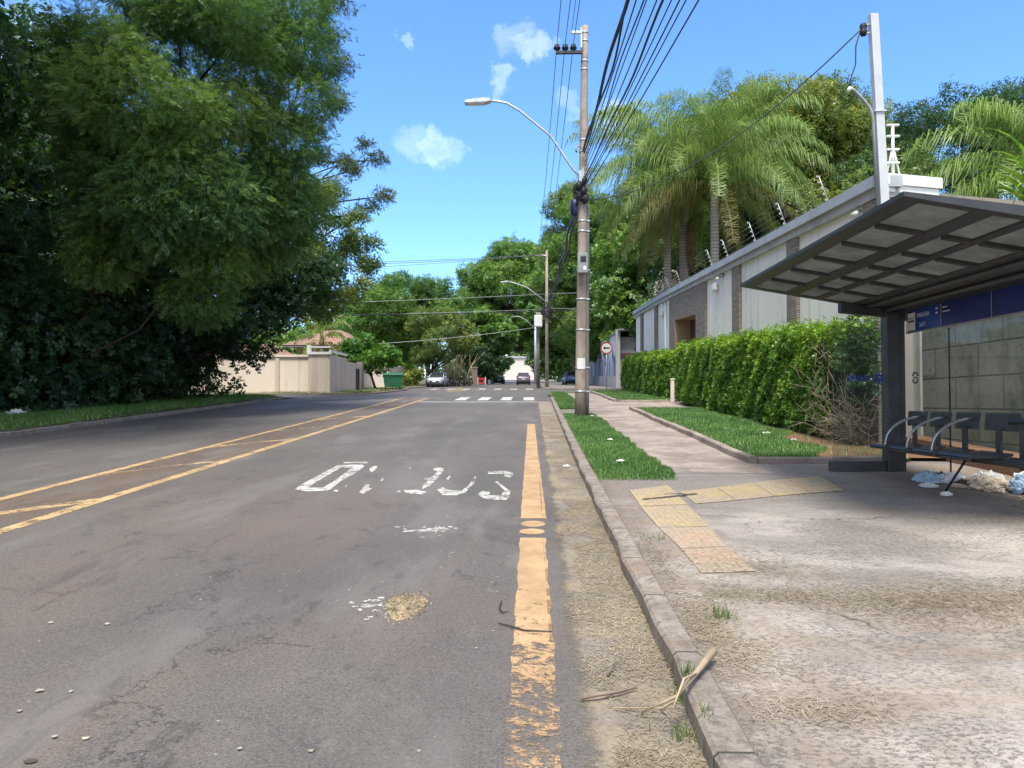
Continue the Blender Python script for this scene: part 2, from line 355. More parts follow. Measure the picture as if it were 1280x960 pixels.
# ------------------------------------------------------------------ mesh helpers
WL = {}
def tag(o, label=None, cat=None, group=None, kind=None):
    if label: o['label'] = label
    if cat: o['category'] = cat
    if group: o['group'] = group
    if kind: o['kind'] = kind
    return o
def thing(name, label, cat, loc, group=None, rz=0):
    o = bpy.data.objects.new(name, None); COL.objects.link(o); o.location = loc; o.rotation_euler = (0, 0, rz)
    o.empty_display_size = .2
    WL[o.name] = Vector(loc)
    return tag(o, label, cat, group)
class MB:
    def __init__(s): s.v = []; s.f = []; s.n = 0; s.mi = []; s.sm = []
    def add(s, verts, faces, smooth=False):
        b = s.n
        s.v.extend([tuple(map(float, q)) for q in verts]); s.n += len(verts)
        for f in faces: s.f.append([b+i for i in f]); s.sm.append(smooth)
        return s
    def box(s, x0, x1, y0, y1, z0, z1, bev=0.):
        if bev <= 0:
            vs = [(x, y, z) for z in (z0, z1) for y in (y0, y1) for x in (x0, x1)]
            return s.add(vs, [(0,2,3,1),(4,5,7,6),(0,1,5,4),(2,6,7,3),(0,4,6,2),(1,3,7,5)])
        b = min(bev, (x1-x0)*.45, (y1-y0)*.45, (z1-z0)*.45)
        bm = []
        X, Y, Z = (x0, x0+b, x1-b, x1), (y0, y0+b, y1-b, y1), (z0, z0+b, z1-b, z1)
        # chamfered box by convex hull of 24 points
        pts = []
        for i in (0, 3):
            for j in (1, 2):
                for l in (1, 2):
                    pts += [(X[i], Y[j], Z[l]), (X[j], Y[i], Z[l]), (X[j], Y[l], Z[i])]
        import bmesh
        B = bmesh.new(); vv = [B.verts.new(q) for q in pts]
        bmesh.ops.convex_hull(B, input=vv); B.verts.index_update()
        s.add([q.co for q in B.verts], [[q.index for q in f.verts] for f in B.faces]); B.free()
        return s
    def obox(s, c, size, rot):
        """box of full size, turned by Euler rot"""
        m = rot if isinstance(rot, Matrix) else Matrix.Identity(3)
        if not isinstance(rot, Matrix):
            from mathutils import Euler
            m = Euler(rot).to_matrix()
        vs = [Vector(c)+m @ Vector((x*size[0]/2, y*size[1]/2, z*size[2]/2)) for z in (-1, 1) for y in (-1, 1) for x in (-1, 1)]
        return s.add(vs, [(0,2,3,1),(4,5,7,6),(0,1,5,4),(2,6,7,3),(0,4,6,2),(1,3,7,5)])
    def tube(s, pts, rad, n=8, caps=True, smooth=True):
        pts = [Vector(q) for q in pts]
        if not hasattr(rad, '__len__'): rad = [rad]*len(pts)
        rings = []; prev = None
        for i, q in enumerate(pts):
            d = (pts[min(i+1, len(pts)-1)]-pts[max(i-1, 0)])
            if d.length < 1e-9: d = Vector((0, 0, 1))
            d.normalize()
            if prev is None:
                a = Vector((0, 0, 1)) if abs(d.z) < .9 else Vector((1, 0, 0))
                u = d.cross(a).normalized()
            else:
                u = (prev-d*prev.dot(d))
                u = u.normalized() if u.length > 1e-6 else d.orthogonal().normalized()
            prev = u; w = d.cross(u)
            rings.append([q+(u*math.cos(2*math.pi*j/n)+w*math.sin(2*math.pi*j/n))*rad[i] for j in range(n)])
        vs = [q for r in rings for q in r]; fs = []
        for i in range(len(pts)-1):
            for j in range(n):
                fs.append((i*n+j, i*n+(j+1) % n, (i+1)*n+(j+1) % n, (i+1)*n+j))
        if caps: fs += [tuple(range(n))[::-1], tuple(range((len(pts)-1)*n, len(pts)*n))]
        return s.add(vs, fs, smooth)
    def prism(s, poly, d0, d1, axis='z'):
        """closed 2D polygon pushed from d0 to d1 along axis"""
        n = len(poly)
        def pt(a, b, d): return {'z': (a, b, d), 'y': (a, d, b), 'x': (d, a, b)}[axis]
        vs = [pt(a, b, d0) for a, b in poly]+[pt(a, b, d1) for a, b in poly]
        fs = [tuple(range(n))[::-1], tuple(range(n, 2*n))]+[(i, (i+1) % n, n+(i+1) % n, n+i) for i in range(n)]
        return s.add(vs, fs)
    def build(s, name, mat, parent=None, local=False, recalc=True):
        me = bpy.data.meshes.new(name)
        off = Vector((0, 0, 0))
        if parent is not None and not local: off = WL.get(parent.name, off)
        me.from_pydata([(a-off.x, b-off.y, c-off.z) for a, b, c in s.v], [], s.f)
        me.materials.append(M[mat] if isinstance(mat, str) else mat)
        me.polygons.foreach_set('use_smooth', s.sm)
        if recalc:
            import bmesh
            B = bmesh.new(); B.from_mesh(me); bmesh.ops.recalc_face_normals(B, faces=B.faces); B.to_mesh(me); B.free()
        o = bpy.data.objects.new(name, me); COL.objects.link(o)
        if parent is not None: o.parent = parent; WL[o.name] = WL.get(parent.name, Vector((0, 0, 0))) if not local else Vector((0, 0, 0))
        return o
def arrmesh(name, V, F, mat, parent=None, tint=None, loc=None, off=None):
    """mesh straight from arrays (quads or triangles)"""
    V = np.ascontiguousarray(V, np.float32); F = np.ascontiguousarray(F, np.int32)
    if off is not None: V = V-np.array(off, np.float32)
    me = bpy.data.meshes.new(name); k = F.shape[1]
    me.vertices.add(len(V)); me.vertices.foreach_set('co', V.ravel())
    me.loops.add(F.size); me.loops.foreach_set('vertex_index', F.ravel())
    me.polygons.add(len(F)); me.polygons.foreach_set('loop_start', np.arange(0, F.size, k, dtype=np.int32))
    me.update(calc_edges=True)
    if tint is not None:
        a = me.attributes.new('tint', 'FLOAT', 'FACE'); a.data.foreach_set('value', np.ascontiguousarray(tint, np.float32))
    me.materials.append(M[mat] if isinstance(mat, str) else mat)
    o = bpy.data.objects.new(name, me); COL.objects.link(o)
    if parent is not None: o.parent = parent
    if loc is not None: o.location = loc
    return o
def copy_tree(o, parent=None):
    c = o.copy(); COL.objects.link(c); c.parent = parent
    if parent is None: c.parent = None
    for ch in list(o.children): copy_tree(ch, c)
    return c

def sheet(name, x0, x1, y0, y1, dz, mat, step=(2, 1), zf=None, kind='structure', skirt=0.):
    """ground sheet between x0(y) and x1(y)"""
    fx0 = x0 if callable(x0) else (lambda y: x0); fx1 = x1 if callable(x1) else (lambda y: x1)
    ny = max(2, int((y1-y0)/step[1])+1); nx = max(2, int(abs(fx1(y0)-fx0(y0))/step[0])+1)
    ys = np.linspace(y0, y1, ny); V = []
    for y in ys:
        for t in np.linspace(0, 1, nx):
            x = fx0(y)*(1-t)+fx1(y)*t
            V.append((x, y, (zf(x, y) if zf else g(y))+dz))
    F = [(i*nx+j, i*nx+j+1, (i+1)*nx+j+1, (i+1)*nx+j) for i in range(ny-1) for j in range(nx-1)]
    if skirt:
        b = len(V); ring = [j for j in range(nx)]+[i*nx+nx-1 for i in range(1, ny)]+[(ny-1)*nx+j for j in range(nx-2, -1, -1)]+[i*nx for i in range(ny-2, 0, -1)]
        V += [(V[i][0], V[i][1], V[i][2]-skirt) for i in ring]
        n = len(ring); F += [(ring[(i+1) % n], ring[i], b+i, b+(i+1) % n) for i in range(n)]
    o = arrmesh(name, np.array(V), np.array(F), mat)
    if kind: o['kind'] = kind
    return o
def sweep(mb, line, w, h, zf, below=.15, wob=0.):
    """low kerb of width w (to the right of travel) and height h along a ground polyline"""
    P = [Vector((a, b)) for a, b in line]; rows = []
    for i, q in enumerate(P):
        d = (P[min(i+1, len(P)-1)]-P[max(i-1, 0)]).normalized(); nrm = Vector((d.y, -d.x))
        j = wob*(math.sin(2.3*i)+.7*math.sin(5.1*i+1))*.5
        a = q+nrm*j; b = q+nrm*w
        z = zf(q.x, q.y)+h+j*.5
        c = .018
        rows.append([(a.x, a.y, z-h-below), (a.x, a.y, z-c), (a.x+nrm.x*c, a.y+nrm.y*c, z), (b.x-nrm.x*c, b.y-nrm.y*c, z), (b.x, b.y, z-c), (b.x, b.y, z-h-below)])
    k = 6; vs = [v for r in rows for v in r]
    fs = [(i*k+j, i*k+j+1, (i+1)*k+j+1, (i+1)*k+j) for i in range(len(rows)-1) for j in range(k-1)]
    fs += [tuple(range(k)), tuple(range((len(rows)-1)*k, len(rows)*k))[::-1]]
    mb.add(vs, fs); return mb
def densify(line, st):
    out = []
    for (a, b), (c, d) in zip(line[:-1], line[1:]):
        n = max(1, int(math.hypot(c-a, d-b)/st))
        out += [(a+(c-a)*i/n, b+(d-b)*i/n) for i in range(n)]
    return out+[line[-1]]

# ------------------------------------------------------------------ ground, road, kerbs
def xr(y): return .71 + max(0, (y-12))*.006 if y < 43.4 else (9. if y < 60.6 else .95)
def xl(y):
    if y < 44: return -11.85
    if y < 56: return -9.3
    return -9.3-min(1., (y-56)/8)
ys = np.concatenate([np.arange(-60, 140, 4.), np.arange(140, 700, 20.)]); xs = np.concatenate([np.arange(-400, -40, 40.), np.arange(-40, 41, 8.), np.arange(80, 401, 40.)])
V = np.array([(x, y, g(y)-.05) for y in ys for x in xs]); nx = len(xs)
F = np.array([(i*nx+j, i*nx+j+1, (i+1)*nx+j+1, (i+1)*nx+j) for i in range(len(ys)-1) for j in range(nx-1)])
arrmesh('ground', V, F, 'ground')['kind'] = 'structure'
def road_sheet():
    V = []; F = []; yy = sorted(set(list(np.arange(-25, 60, 1.))+[43.39, 43.4, 43.99, 44., 60.59, 60.6]+list(np.arange(60, 420, 4.))))
    for y in yy:
        a, b = xl(y), xr(y)
        for t in (0, .2, .4, .6, .8, 1): V.append((a+(b-a)*t, y, g(y)))
    n = 6
    for i in range(len(yy)-1):
        for j in range(n-1): F.append((i*n+j, i*n+j+1, (i+1)*n+j+1, (i+1)*n+j))
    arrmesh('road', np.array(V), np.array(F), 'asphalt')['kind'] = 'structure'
road_sheet()
sheet('side_road', 9., 140., 46.4, 60., .0, 'asphalt', (4, 1))
sheet('side_road', -120., -11.85, 38.6, 43.4, .0, 'asphalt', (4, 1))
sheet('gutter', lambda y: .10, lambda y: xr(y), -6, 34, .004, 'gutter', (.25, .25))
# right pavement with rounded corner
RC = 3.
def xk(y):
    b = xr(min(y, 43.3))
    return b if y < 43.4 else b+RC-math.sqrt(max(RC*RC-(y-43.4)**2, 0))
kl = densify([(xr(y), y) for y in (-6, 0, 6, 12, 18, 24, 30, 36, 43.4)], .5)+[(xk(43.4+RC*math.sin(t)), 43.4+RC*math.sin(t)) for t in np.linspace(.15, 1.5, 9)]+[(8, 46.4), (14, 46.4), (30, 46.4)]
o = sweep(MB(), kl, .16, KH, lambda x, y: g(y), .2, .022).build('kerb', 'kerb'); o['kind'] = 'structure'
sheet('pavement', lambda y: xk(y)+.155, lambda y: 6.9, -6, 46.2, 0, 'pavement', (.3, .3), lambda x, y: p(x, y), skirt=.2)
sheet('pavement', 6.9, 30., 46.0-1.6, 46.2, 0, 'pavement', (2, .5), lambda x, y: p(x, y), skirt=.2)
o = sweep(MB(), densify([(30, 60.3), (3., 60.3), (1.6, 60.9), (.95, 62.2), (.95, 90), (.95, 200)], 2), .16, KH, lambda x, y: g(y), .2).build('kerb', 'kerb'); o['kind'] = 'structure'
sheet('pavement', 1.1, 6.6, 61.5, 200, 0, 'pavement', (1, 2), lambda x, y: p(x, y), skirt=.2)
sheet('pavement', 3.0, 30, 60.45, 61.9, .004, 'pavement', (2, .7), lambda x, y: p(x, y), skirt=.2)
# left verge
o = sweep(MB(), densify([(-30, 38.6), (-13.6, 38.5), (-12.3, 37.7), (-11.85, 36.4), (-11.85, 20), (-11.85, -8)], .6), .16, .11, lambda x, y: g(y), .2, .03).build('kerb', 'kerb'); o['kind'] = 'structure'
def vx(y): return -12.0 if y < 36.4 else -12.0-(y-36.4)*.75
sheet('verge', lambda y: -60., vx, -8, 38.3, .12, 'turf_soil', (1.5, .8))
o = sweep(MB(), densify([(xl(y), y) for y in (200, 100, 64, 60, 56, 50, 45)]+[(-10.2, 43.7), (-14, 43.5), (-40, 43.5)], 2), .16, .1, lambda x, y: g(y), .2).build('kerb', 'kerb'); o['kind'] = 'structure'
sheet('dirt_verge', -70., lambda y: xl(y)-.15 if y > 45 else -10.4-(45-y)*.6, 43.6, 160, .1, 'dirt', (4, 1.5), skirt=.1)
# concrete path and driveway on the right
sheet('path', lambda y: 1.88+.04*math.sin(y*1.1), lambda y: 3.3, 10.6, 46, .004, 'path', (.3, .4), lambda x, y: p(x, y))
sheet('path', 3.3, 6.45, 26.3, 31.2, .004, 'path', (.4, .4), lambda x, y: p(x, y))
# grass patches
def blades(name, V0, h, w, mat, parent=None, kind='stuff', flat=False, tintc=.5, label=None, cat=None):
    n = len(V0); a = rng.uniform(0, 2*np.pi, n)
    H = h*rng.uniform(.5, 1.3, n); W = w*rng.uniform(.7, 1.3, n)
    d = np.stack([np.cos(a), np.sin(a), np.zeros(n)], 1); s_ = np.stack([-np.sin(a), np.cos(a), np.zeros(n)], 1)
    if flat:
        lift = rng.uniform(-.12, .25, n)
        A = V0-s_*W[:, None]/2; B = V0+s_*W[:, None]/2
        up = np.stack([np.zeros(n), np.zeros(n), H*lift], 1)
        bend = s_*(H*rng.uniform(-.12, .12, n))[:, None]
        C = B+d*H[:, None]+up+bend; D = A+d*H[:, None]+up+bend
        V = np.stack([A, B, C, D], 1).reshape(-1, 3); F = np.arange(4*n).reshape(-1, 4)
    else:
        ln = rng.uniform(.15, .8, n)
        A = V0-s_*W[:, None]/2; B = V0+s_*W[:, None]/2
        C = V0+d*(H*ln)[:, None]+np.stack([np.zeros(n), np.zeros(n), H], 1)
        V = np.stack([A, B, C], 1).reshape(-1, 3); F = np.arange(3*n).reshape(-1, 3)
    t = np.clip(tintc+.22*rng.standard_normal(n)+.16*np.sin(V0[:, 0]*2.1+V0[:, 1]*1.3)+.12*np.sin(V0[:, 1]*3.7-V0[:, 0]*5), 0, 1)
    o = arrmesh(name, V, F, mat, parent, t)
    tag(o, label, cat, None, kind); return o
def scat(n, x0, x1, y0, y1, zf, dz=0., power=1., keep=None):
    """random ground points, denser near y0"""
    y = y0+(y1-y0)*rng.random(n)**power
    u = rng.random(n)
    a = np.array([x0(q) for q in y]) if callable(x0) else x0; b = np.array([x1(q) for q in y]) if callable(x1) else x1
    x = a+(b-a)*u
    if keep is not None:
        m_ = keep(x, y); x, y = x[m_], y[m_]
    return np.stack([x, y, zf(x, y)+dz], 1)
# near strip by the kerb: its right edge swells towards the path, its end frays
def e1(y): return 1.90+.03*math.sin(1.3*y)+.025*math.sin(5.3*y+1)+.02*math.sin(11*y)
sheet('turf_bed', lambda y: xr(y)+.17, lambda y: e1(y)-.06, 10.2, 23.4, .012, 'turf_soil', (.3, .4), lambda x, y: p(x, y))
blades('grass', scat(60000, lambda y: xr(y)+.15, e1, 10.0, 23.4, pz, .01, 1.35, lambda x, y: rng.random(len(x)) < np.clip((y-9.8)/1.0, .12, 1)), .042, .010, 'grass', label='short mown grass strip between kerb and concrete path around the big pole', cat='grass')
sheet('turf_bed', lambda y: xr(y)+.17, lambda y: 1.75, 26.2, 43.6, .012, 'turf_soil', (.3, .6), lambda x, y: p(x, y))
blades('grass', scat(26000, lambda y: xr(y)+.15, lambda y: 1.8, 26.0, 43.8, pz, .01, 1.2), .075, .02, 'grass', label='far mown grass strip beside the kerb, beyond the big pole', cat='grass')
# lawns with concrete edging
def lawn(y0, y1, x0, x1, skew, lab, edlab, n, h, w, soil_edge=0):
    o = sweep(MB(), densify([(x1-.1, y0), (x0+.01, y0-skew)], .5)[::-1] and densify([(x0, y1), (x0, y0-skew)], .7)[::-1], .13, .11, p, .1, .01).build('lawn_edging', 'path')
    tag(o, edlab, 'edging')
    o2 = sweep(MB(), densify([(x0+.14, y0-skew+.13), (x1-.1, y0+.13)], .4), .13, .09, p, .1, .008).build('front_edging', 'path', None)
    o2.parent = o
    sheet('turf_bed', x0+.13, x1, y0+.02, y1, .05, 'turf_soil', (.4, .4), lambda x, y: p(x, y))
    blades('grass', scat(n, x0+.12, x1, y0+.0, y1, pz, .05, 1.3, (lambda x, y: (x < soil_edge+.25*np.sin(y*2)+(y-y0)*.16) | (rng.random(len(x)) < .06)) if soil_edge else None), h, w, 'grass', label=lab, cat='grass')
lawn(11.8, 25.9, 3.25, 5.75, .15, 'lawn inside pale edging in front of the long near hedge', 'worn pale concrete edging round the lawn of the long near hedge', 70000, .06, .012, 4.55)
sheet('bare_soil', lambda y: 4.45+(y-11.8)*.16, 6.45, 11.95, 18, .056, 'soil', (.3, .3), lambda x, y: p(x, y))
lawn(31.2, 45.5, 3.3, 5.75, .1, 'small lawn inside edging in front of the short far hedge', 'pale concrete edging round the lawn of the short far hedge', 26000, .08, .02)
sheet('turf_bed', 5.7, 6.5, 18, 30, .05, 'soil', (.4, .6), lambda x, y: p(x, y)); sheet('turf_bed', 5.7, 6.5, 31.4, 46, .05, 'soil', (.4, .6), lambda x, y: p(x, y))
# left verge grass
vz = lambda x, y: gz(y)+.12
def vin(x, y): return x < np.where(y < 36.4, -12.1, -12.1-(y-36.4)*.75)+.12*np.sin(y*1.9)
blades('grass', scat(120000, -19., -11.95, 9, 38.2, vz, 0, 1., lambda x, y: vin(x, y) & (rng.random(len(x)) < np.clip((-12.3-x+.35*np.sin(y*.7))/1.3, .05, 1))), .10, .028, 'grass', label='green grass verge along the left kerb below the wood', cat='grass', tintc=.68)
blades('grass', scat(30000, -22., lambda y: xl(y)-.2, 44.5, 75, lambda x, y: gz(y)+.1, 0, 1.2, lambda x, y: rng.random(len(x)) < .5+.5*np.sin(x*1.3+y)), .10, .04, 'weed', label='thin dry grass on the dirt verge in front of the beige wall', cat='grass')
# dry clippings in the gutter and on the pavement
def gk(x, y): return (np.sin(y*2.1+x*6)+np.sin(y*5.3-x*3)+.8*np.sin(y*.9+2) > -.9) | (rng.random(len(x)) < .25)
blades('dry_clippings', scat(42000, lambda y: .31+.05*math.sin(2.3*y)+.04*math.sin(5.9*y), .74, 2.2, 26, lambda x, y: gz(y)+.004, .006, 1.8, gk), .045, .0028, 'straw', flat=True, label='dry cut grass lying thick in the gutter along the kerb', cat='dry grass')
def band(x, y):
    c = 4.95+.10*np.sin(x*2)+(x-1.2)*.0; hw = .22+.22*np.clip((x-2.6)/2, 0, 1)+.08*np.sin(x*3.1)
    return rng.random(len(x)) < np.exp(-((y-c)/hw)**2)
blades('dry_clippings', scat(70000, 1.1, 5.6, 3.9, 6.2, pz, .006, 1., band), .046, .0028, 'straw', flat=True, label='band of dry cut grass lying across the concrete pavement', cat='dry grass')
def clump(cx, cy, rx, ry, n): 
    return np.stack([cx+rx*rng.standard_normal(n), cy+ry*rng.standard_normal(n)], 1)
pp = np.concatenate([clump(.98, 4.35, .08, .3, 1700), clump(1.12, 4.0, .10, .16, 600), clump(.96, 5.7, .04, .6, 700), clump(1.2, 3.35, .16, .07, 450), clump(1.45, 5.7, .25, .25, 1800)])
pp = pp[pp[:, 0] > .87]
blades('dry_clippings', np.column_stack([pp, pz(pp[:, 0], pp[:, 1])+.006]), .048, .0028, 'straw', flat=True, label='small scattered heaps of dry grass on the pavement edge by the kerb', cat='dry grass')
def weed(cx, cy, n, h, r, lab):
    q = clump(cx, cy, r, r, n); zf = np.where(q[:, 0] < .72, gz(q[:, 1]), pz(q[:, 0], q[:, 1]))
    blades('weed', np.column_stack([q, zf]), h, .006, 'weed', kind='thing', label=lab, cat='weed', tintc=.4)
weed(1.12, 4.55, 60, .10, .035, 'green weed tuft among dry grass on the pavement beside the kerb')
weed(.72, 3.72, 90, .07, .03, 'low weed growing at the foot of the kerb in the gutter')
weed(1.04, 6.55, 40, .05, .05, 'thin faint weed at the edge of the yellow tactile tiles')
weed(.66, 3.35, 120, .05, .05, 'yellowish weed tuft in the gutter nearest the camera')

# ------------------------------------------------------------------ road markings
def mark(name, polys, mat, dz=.004, label=None, cat='road marking', group=None, zf=None):
    V = []; F = []
    mb = MB()
    for P_ in polys:
        mb.add([(x, y, (zf(x, y) if zf else g(y))+dz) for x, y in P_], [tuple(range(len(P_)))])
    o = mb.build(name, mat, recalc=False); tag(o, label, cat, group)
    return o
def strip(x0, x1, y0, y1, st=1.):
    n = max(1, int((y1-y0)/st)); e = np.linspace(y0, y1, n+1)
    f0 = x0 if callable(x0) else (lambda y: x0); f1 = x1 if callable(x1) else (lambda y: x1)
    return [[(f0(a), a), (f1(a), a), (f1(b), b), (f0(b), b)] for a, b in zip(e[:-1], e[1:])]
rg = lambda y: .006*math.sin(7*y)+.005*math.sin(17*y+1)
mark('edge_line', strip(lambda y: -.11+rg(y), lambda y: .122+rg(y+3), 2.3, 7.15, .12)+[[(.0+.125*math.cos(t), 7.42+.13*math.sin(t)) for t in np.linspace(0, 6.283, 15)[:-1]], [(.01+.125*math.cos(t), 7.78+.15*math.sin(t)) for t in np.linspace(0, 6.283, 15)[:-1]]]+strip(lambda y: -.12+rg(y)*.6, lambda y: .15-(y-8)*.006+rg(y+3)*.6, 8.05, 21., .15), 'orange_paint', label='wide worn orange edge line along the right gutter')
mark('median_line', strip(-5.22, -5.05, -4, 37.8), 'yellow_paint', label='right-hand yellow line of the painted median strip')
mark('median_line', strip(-6.46, -6.31, -4, 37.5), 'yellow_paint', label='left-hand yellow line of the painted median strip')
for i, y in enumerate([5., 8.8, 12.6, 16.4, 20.2, 24, 27.8, 31.6]):
    nm = ['nearest', 'second', 'third', 'fourth', 'fifth', 'sixth', 'seventh', 'farthest'][i]
    mark('median_hatch', [[(-5.23, y-.1), (-5.23, y+.42), (-5.6, y-.12), (-5.75, y-.42)], [(-5.6, y-.12), (-6.3, y-1.2), (-6.3, y-1.62), (-5.75, y-.42)]] if i % 3 != 1 else [[(-5.23, y), (-5.23, y+.4), (-5.9, y-.6), (-5.95, y-1.0)], [(-6.05, y-1.2), (-6.05, y-.9), (-6.3, y-1.3), (-6.3, y-1.75)]], 'yellow_paint' if i % 2 else 'yellow_dirty', label=f'{nm} worn yellow diagonal hatch inside the median strip', group='yellow hatches of the median')
mark('stop_line', strip(-5.0, .25, 33.6, 33.95), 'white_paint', label='thin white stop line just before the near zebra crossing')
for i in range(10):
    x = -.15-i*1.07
    nm = ['first', 'second', 'third', 'fourth', 'fifth', 'sixth', 'seventh', 'eighth', 'ninth', 'tenth'][i]
    mark('zebra_stripe', strip(x-.25, x+.25, 35.4, 39.2), 'white_paint' if i < 4 else 'white_faint', label=f'white bar of the near zebra crossing, {nm} from its right end', cat='zebra bar', group='bars of the near zebra crossing')
for i in range(7):
    x = -.2-i*1.3
    nm = ['first', 'second', 'third', 'fourth', 'fifth', 'sixth', 'seventh'][i]
    mark('zebra_stripe', strip(x-.28, x+.28, 61.2, 64.6), 'white_paint', label=f'white bar of the far zebra crossing, {nm} from its right end', cat='zebra bar', group='bars of the far zebra crossing')
mark('lane_line', [[(-11.2, 37.6), (-11.2, 37.85), (-6.5, 39.6), (-6.5, 39.3)]], 'white_paint', label='slanting white line across the left lane at the crossing')
mark('lane_line', [[(-10.6, 40.6), (-10.6, 40.9), (-5., 45.6), (-4.9, 45.2)]], 'white_faint', label='second slanting white line beyond the left lane crossing')
mark('median_end', [[(-5.9, 52), (-4.6, 54), (-6.6, 72), (-7.2, 72)]], 'yellow_dirty', label='long ochre painted wedge beyond the junction on the left', cat='road marking')
# worn BUS STOP lettering: ONIBUS with circumflex; pieces that survive
def px2road(x, y, h=1.6):
    Y = h*960/(y-457.); return ((x-665)/960*Y, Y)
def poly_px(pts): return [px2road(a, b) for a, b in pts]
def z4(pts): return [(320+a/3.2, 540+b/3.2) for a, b in pts]
let = bpy.data.objects.new
root = thing('road_lettering', 'worn white bus lettering painted across the right lane', 'road marking', (-1.6, 11, g(11)))
def letter(polys, lab=None, mat='white_letter'):
    mb = MB()
    for q in polys: mb.add([(x, y, g(y)+.004) for x, y in poly_px(z4(q))], [tuple(range(len(q)))])
    o = mb.build('letter', mat, root, recalc=False)
    if lab: o['label'] = lab
letter([[(150, 232), (185, 208), (228, 208), (205, 225), (280, 225), (290, 236), (200, 240)], [(185, 208), (325, 134), (352, 135), (228, 208)], [(325, 134), (425, 132), (432, 140), (352, 146)], [(385, 143), (430, 140), (405, 160), (330, 203), (296, 208)], [(296, 206), (330, 203), (290, 236), (262, 226)], [(345, 122), (440, 120), (446, 127), (405, 126), (350, 127)]], 'letter O with circumflex, nearly whole')
letter([[(452, 148), (470, 138), (484, 138), (478, 150), (462, 162), (455, 158)], [(410, 245), (440, 208), (455, 210), (450, 225), (462, 228), (430, 248)], [(305, 238), (318, 232), (328, 238), (315, 243)], [(350, 220), (362, 213), (360, 222)]], 'letter N worn to two white ends')
letter([[(495, 195), (508, 185), (512, 190), (502, 198)], [(560, 240), (575, 236), (578, 243)], [(608, 145), (620, 140), (618, 150)]], 'letter I worn to specks')
letter([[(706, 150), (730, 143), (752, 147), (748, 158), (728, 160)], [(728, 158), (746, 160), (720, 192), (690, 195), (668, 190), (690, 184), (705, 180)], [(668, 212), (690, 196), (715, 196), (694, 218), (680, 222), (665, 230)], [(590, 234), (640, 232), (682, 240), (668, 250), (600, 246)]], 'letter B worn to its right half')
letter([[(724, 232), (745, 222), (772, 232), (824, 236), (842, 242), (800, 254), (748, 254)], [(840, 240), (822, 236), (850, 214), (868, 210)], [(850, 214), (862, 198), (876, 198), (868, 212)], [(762, 188), (775, 170), (780, 176), (770, 194)], [(868, 186), (878, 178), (880, 188)]], 'letter U with its foot left')
letter([[(884, 250), (905, 236), (940, 240), (928, 252), (980, 254), (1000, 272), (950, 272), (912, 266)], [(980, 254), (995, 234), (1018, 234), (1012, 262), (1000, 272)], [(954, 198), (966, 198), (1010, 232), (998, 236)], [(926, 158), (1000, 156), (1020, 162), (1002, 168), (930, 168)], [(996, 164), (1028, 164), (1028, 178), (1012, 182), (992, 176)]], 'letter S with top and foot left')
def splat(cx, cy, r, n, lab, mat='white_letter', sy=2.2):
    th = np.linspace(0, 2*np.pi, 40, endpoint=False); rr = r*(.45+.25*rng.random(40)); rr *= 1+.35*np.sin(2*th+1); rr[rng.integers(0, 40, 9)] *= rng.uniform(1.2, 2.6, 9)
    P_ = [[(cx, cy), (cx+rr[i]*math.cos(th[i]), cy+sy*.6*rr[i]*math.sin(th[i])), (cx+rr[(i+1) % 40]*math.cos(th[(i+1) % 40]), cy+sy*.6*rr[(i+1) % 40]*math.sin(th[(i+1) % 40]))] for i in range(40)]
    for _ in range(n):
        a, b = cx+rng.normal(0, r*1.6), cy+rng.normal(0, r*1.4); s_ = rng.uniform(.006, .022)
        P_.append([(a+s_*rng.uniform(.8, 2.)*math.cos(t), b+s_*rng.uniform(.7, 1.8)*math.sin(t)) for t in (0, .9, 1.9, 3, 4, 5.2)])
    mark('paint_splash', P_, mat, label=lab, cat='paint spill')
q = px2road(545, 662); splat(q[0], q[1], .15, 14, 'white star-shaped paint splash on the asphalt below the lettering')
q = px2road(470, 757); splat(q[0], q[1], .07, 30, 'scatter of white specks beside the gravel heap', 'white_letter', 1.4)
q = px2road(618, 738); splat(q[0], q[1], .06, 12, 'small pale scrape of paint near the orange line', 'white_faint')
q = px2road(570, 690); splat(q[0], q[1], .06, 8, 'short white scuff marks below the star-shaped splash', 'white_faint')
# tactile tiles
tl = thing('tactile_paving', 'L-shaped run of yellow tactile tiles let into the pavement', 'tactile paving', (1.4, 8, p(1.4, 8)))
def tquad(P_, mat):
    mb = MB(); c = np.mean(P_, 0)
    n = 5; vs = []
    for i in range(n):
        for j in range(n):
            a = (np.array(P_[0])*(1-i/(n-1))+np.array(P_[1])*(i/(n-1))); b = (np.array(P_[3])*(1-i/(n-1))+np.array(P_[2])*(i/(n-1)))
            q = a*(1-j/(n-1))+b*(j/(n-1)); q = c+(q-c)*.985
            vs.append((q[0], q[1], p(q[0], q[1])+.007))
    mb.add(vs, [(i*n+j, (i+1)*n+j, (i+1)*n+j+1, i*n+j+1) for i in range(n-1) for j in range(n-1)])
    mb.build('tactile_tile', mat, tl, recalc=False)
L = [(1.15, 9.15), (1.13, 8.1), (1.14, 7.0), (1.19, 6.2), (1.2, 5.5)]; Rr = [(1.68, 9.6), (1.66, 8.25), (1.62, 7.05), (1.58, 6.3), (1.60, 5.55)]
for i in range(4): tquad([L[i], Rr[i], Rr[i+1], L[i+1]], 'tile_yellow' if i < 2 else 'tile_pink')
T = [(1.72, 9.05), (2.22, 9.35), (2.75, 9.7), (3.28, 10.02), (3.8, 10.3)]; B_ = [(1.75, 8.3), (2.24, 8.52), (2.74, 8.76), (3.22, 8.95), (3.65, 9.1)]
for i in range(4): tquad([B_[i], B_[i+1], T[i+1], T[i]], 'tile_yellow')
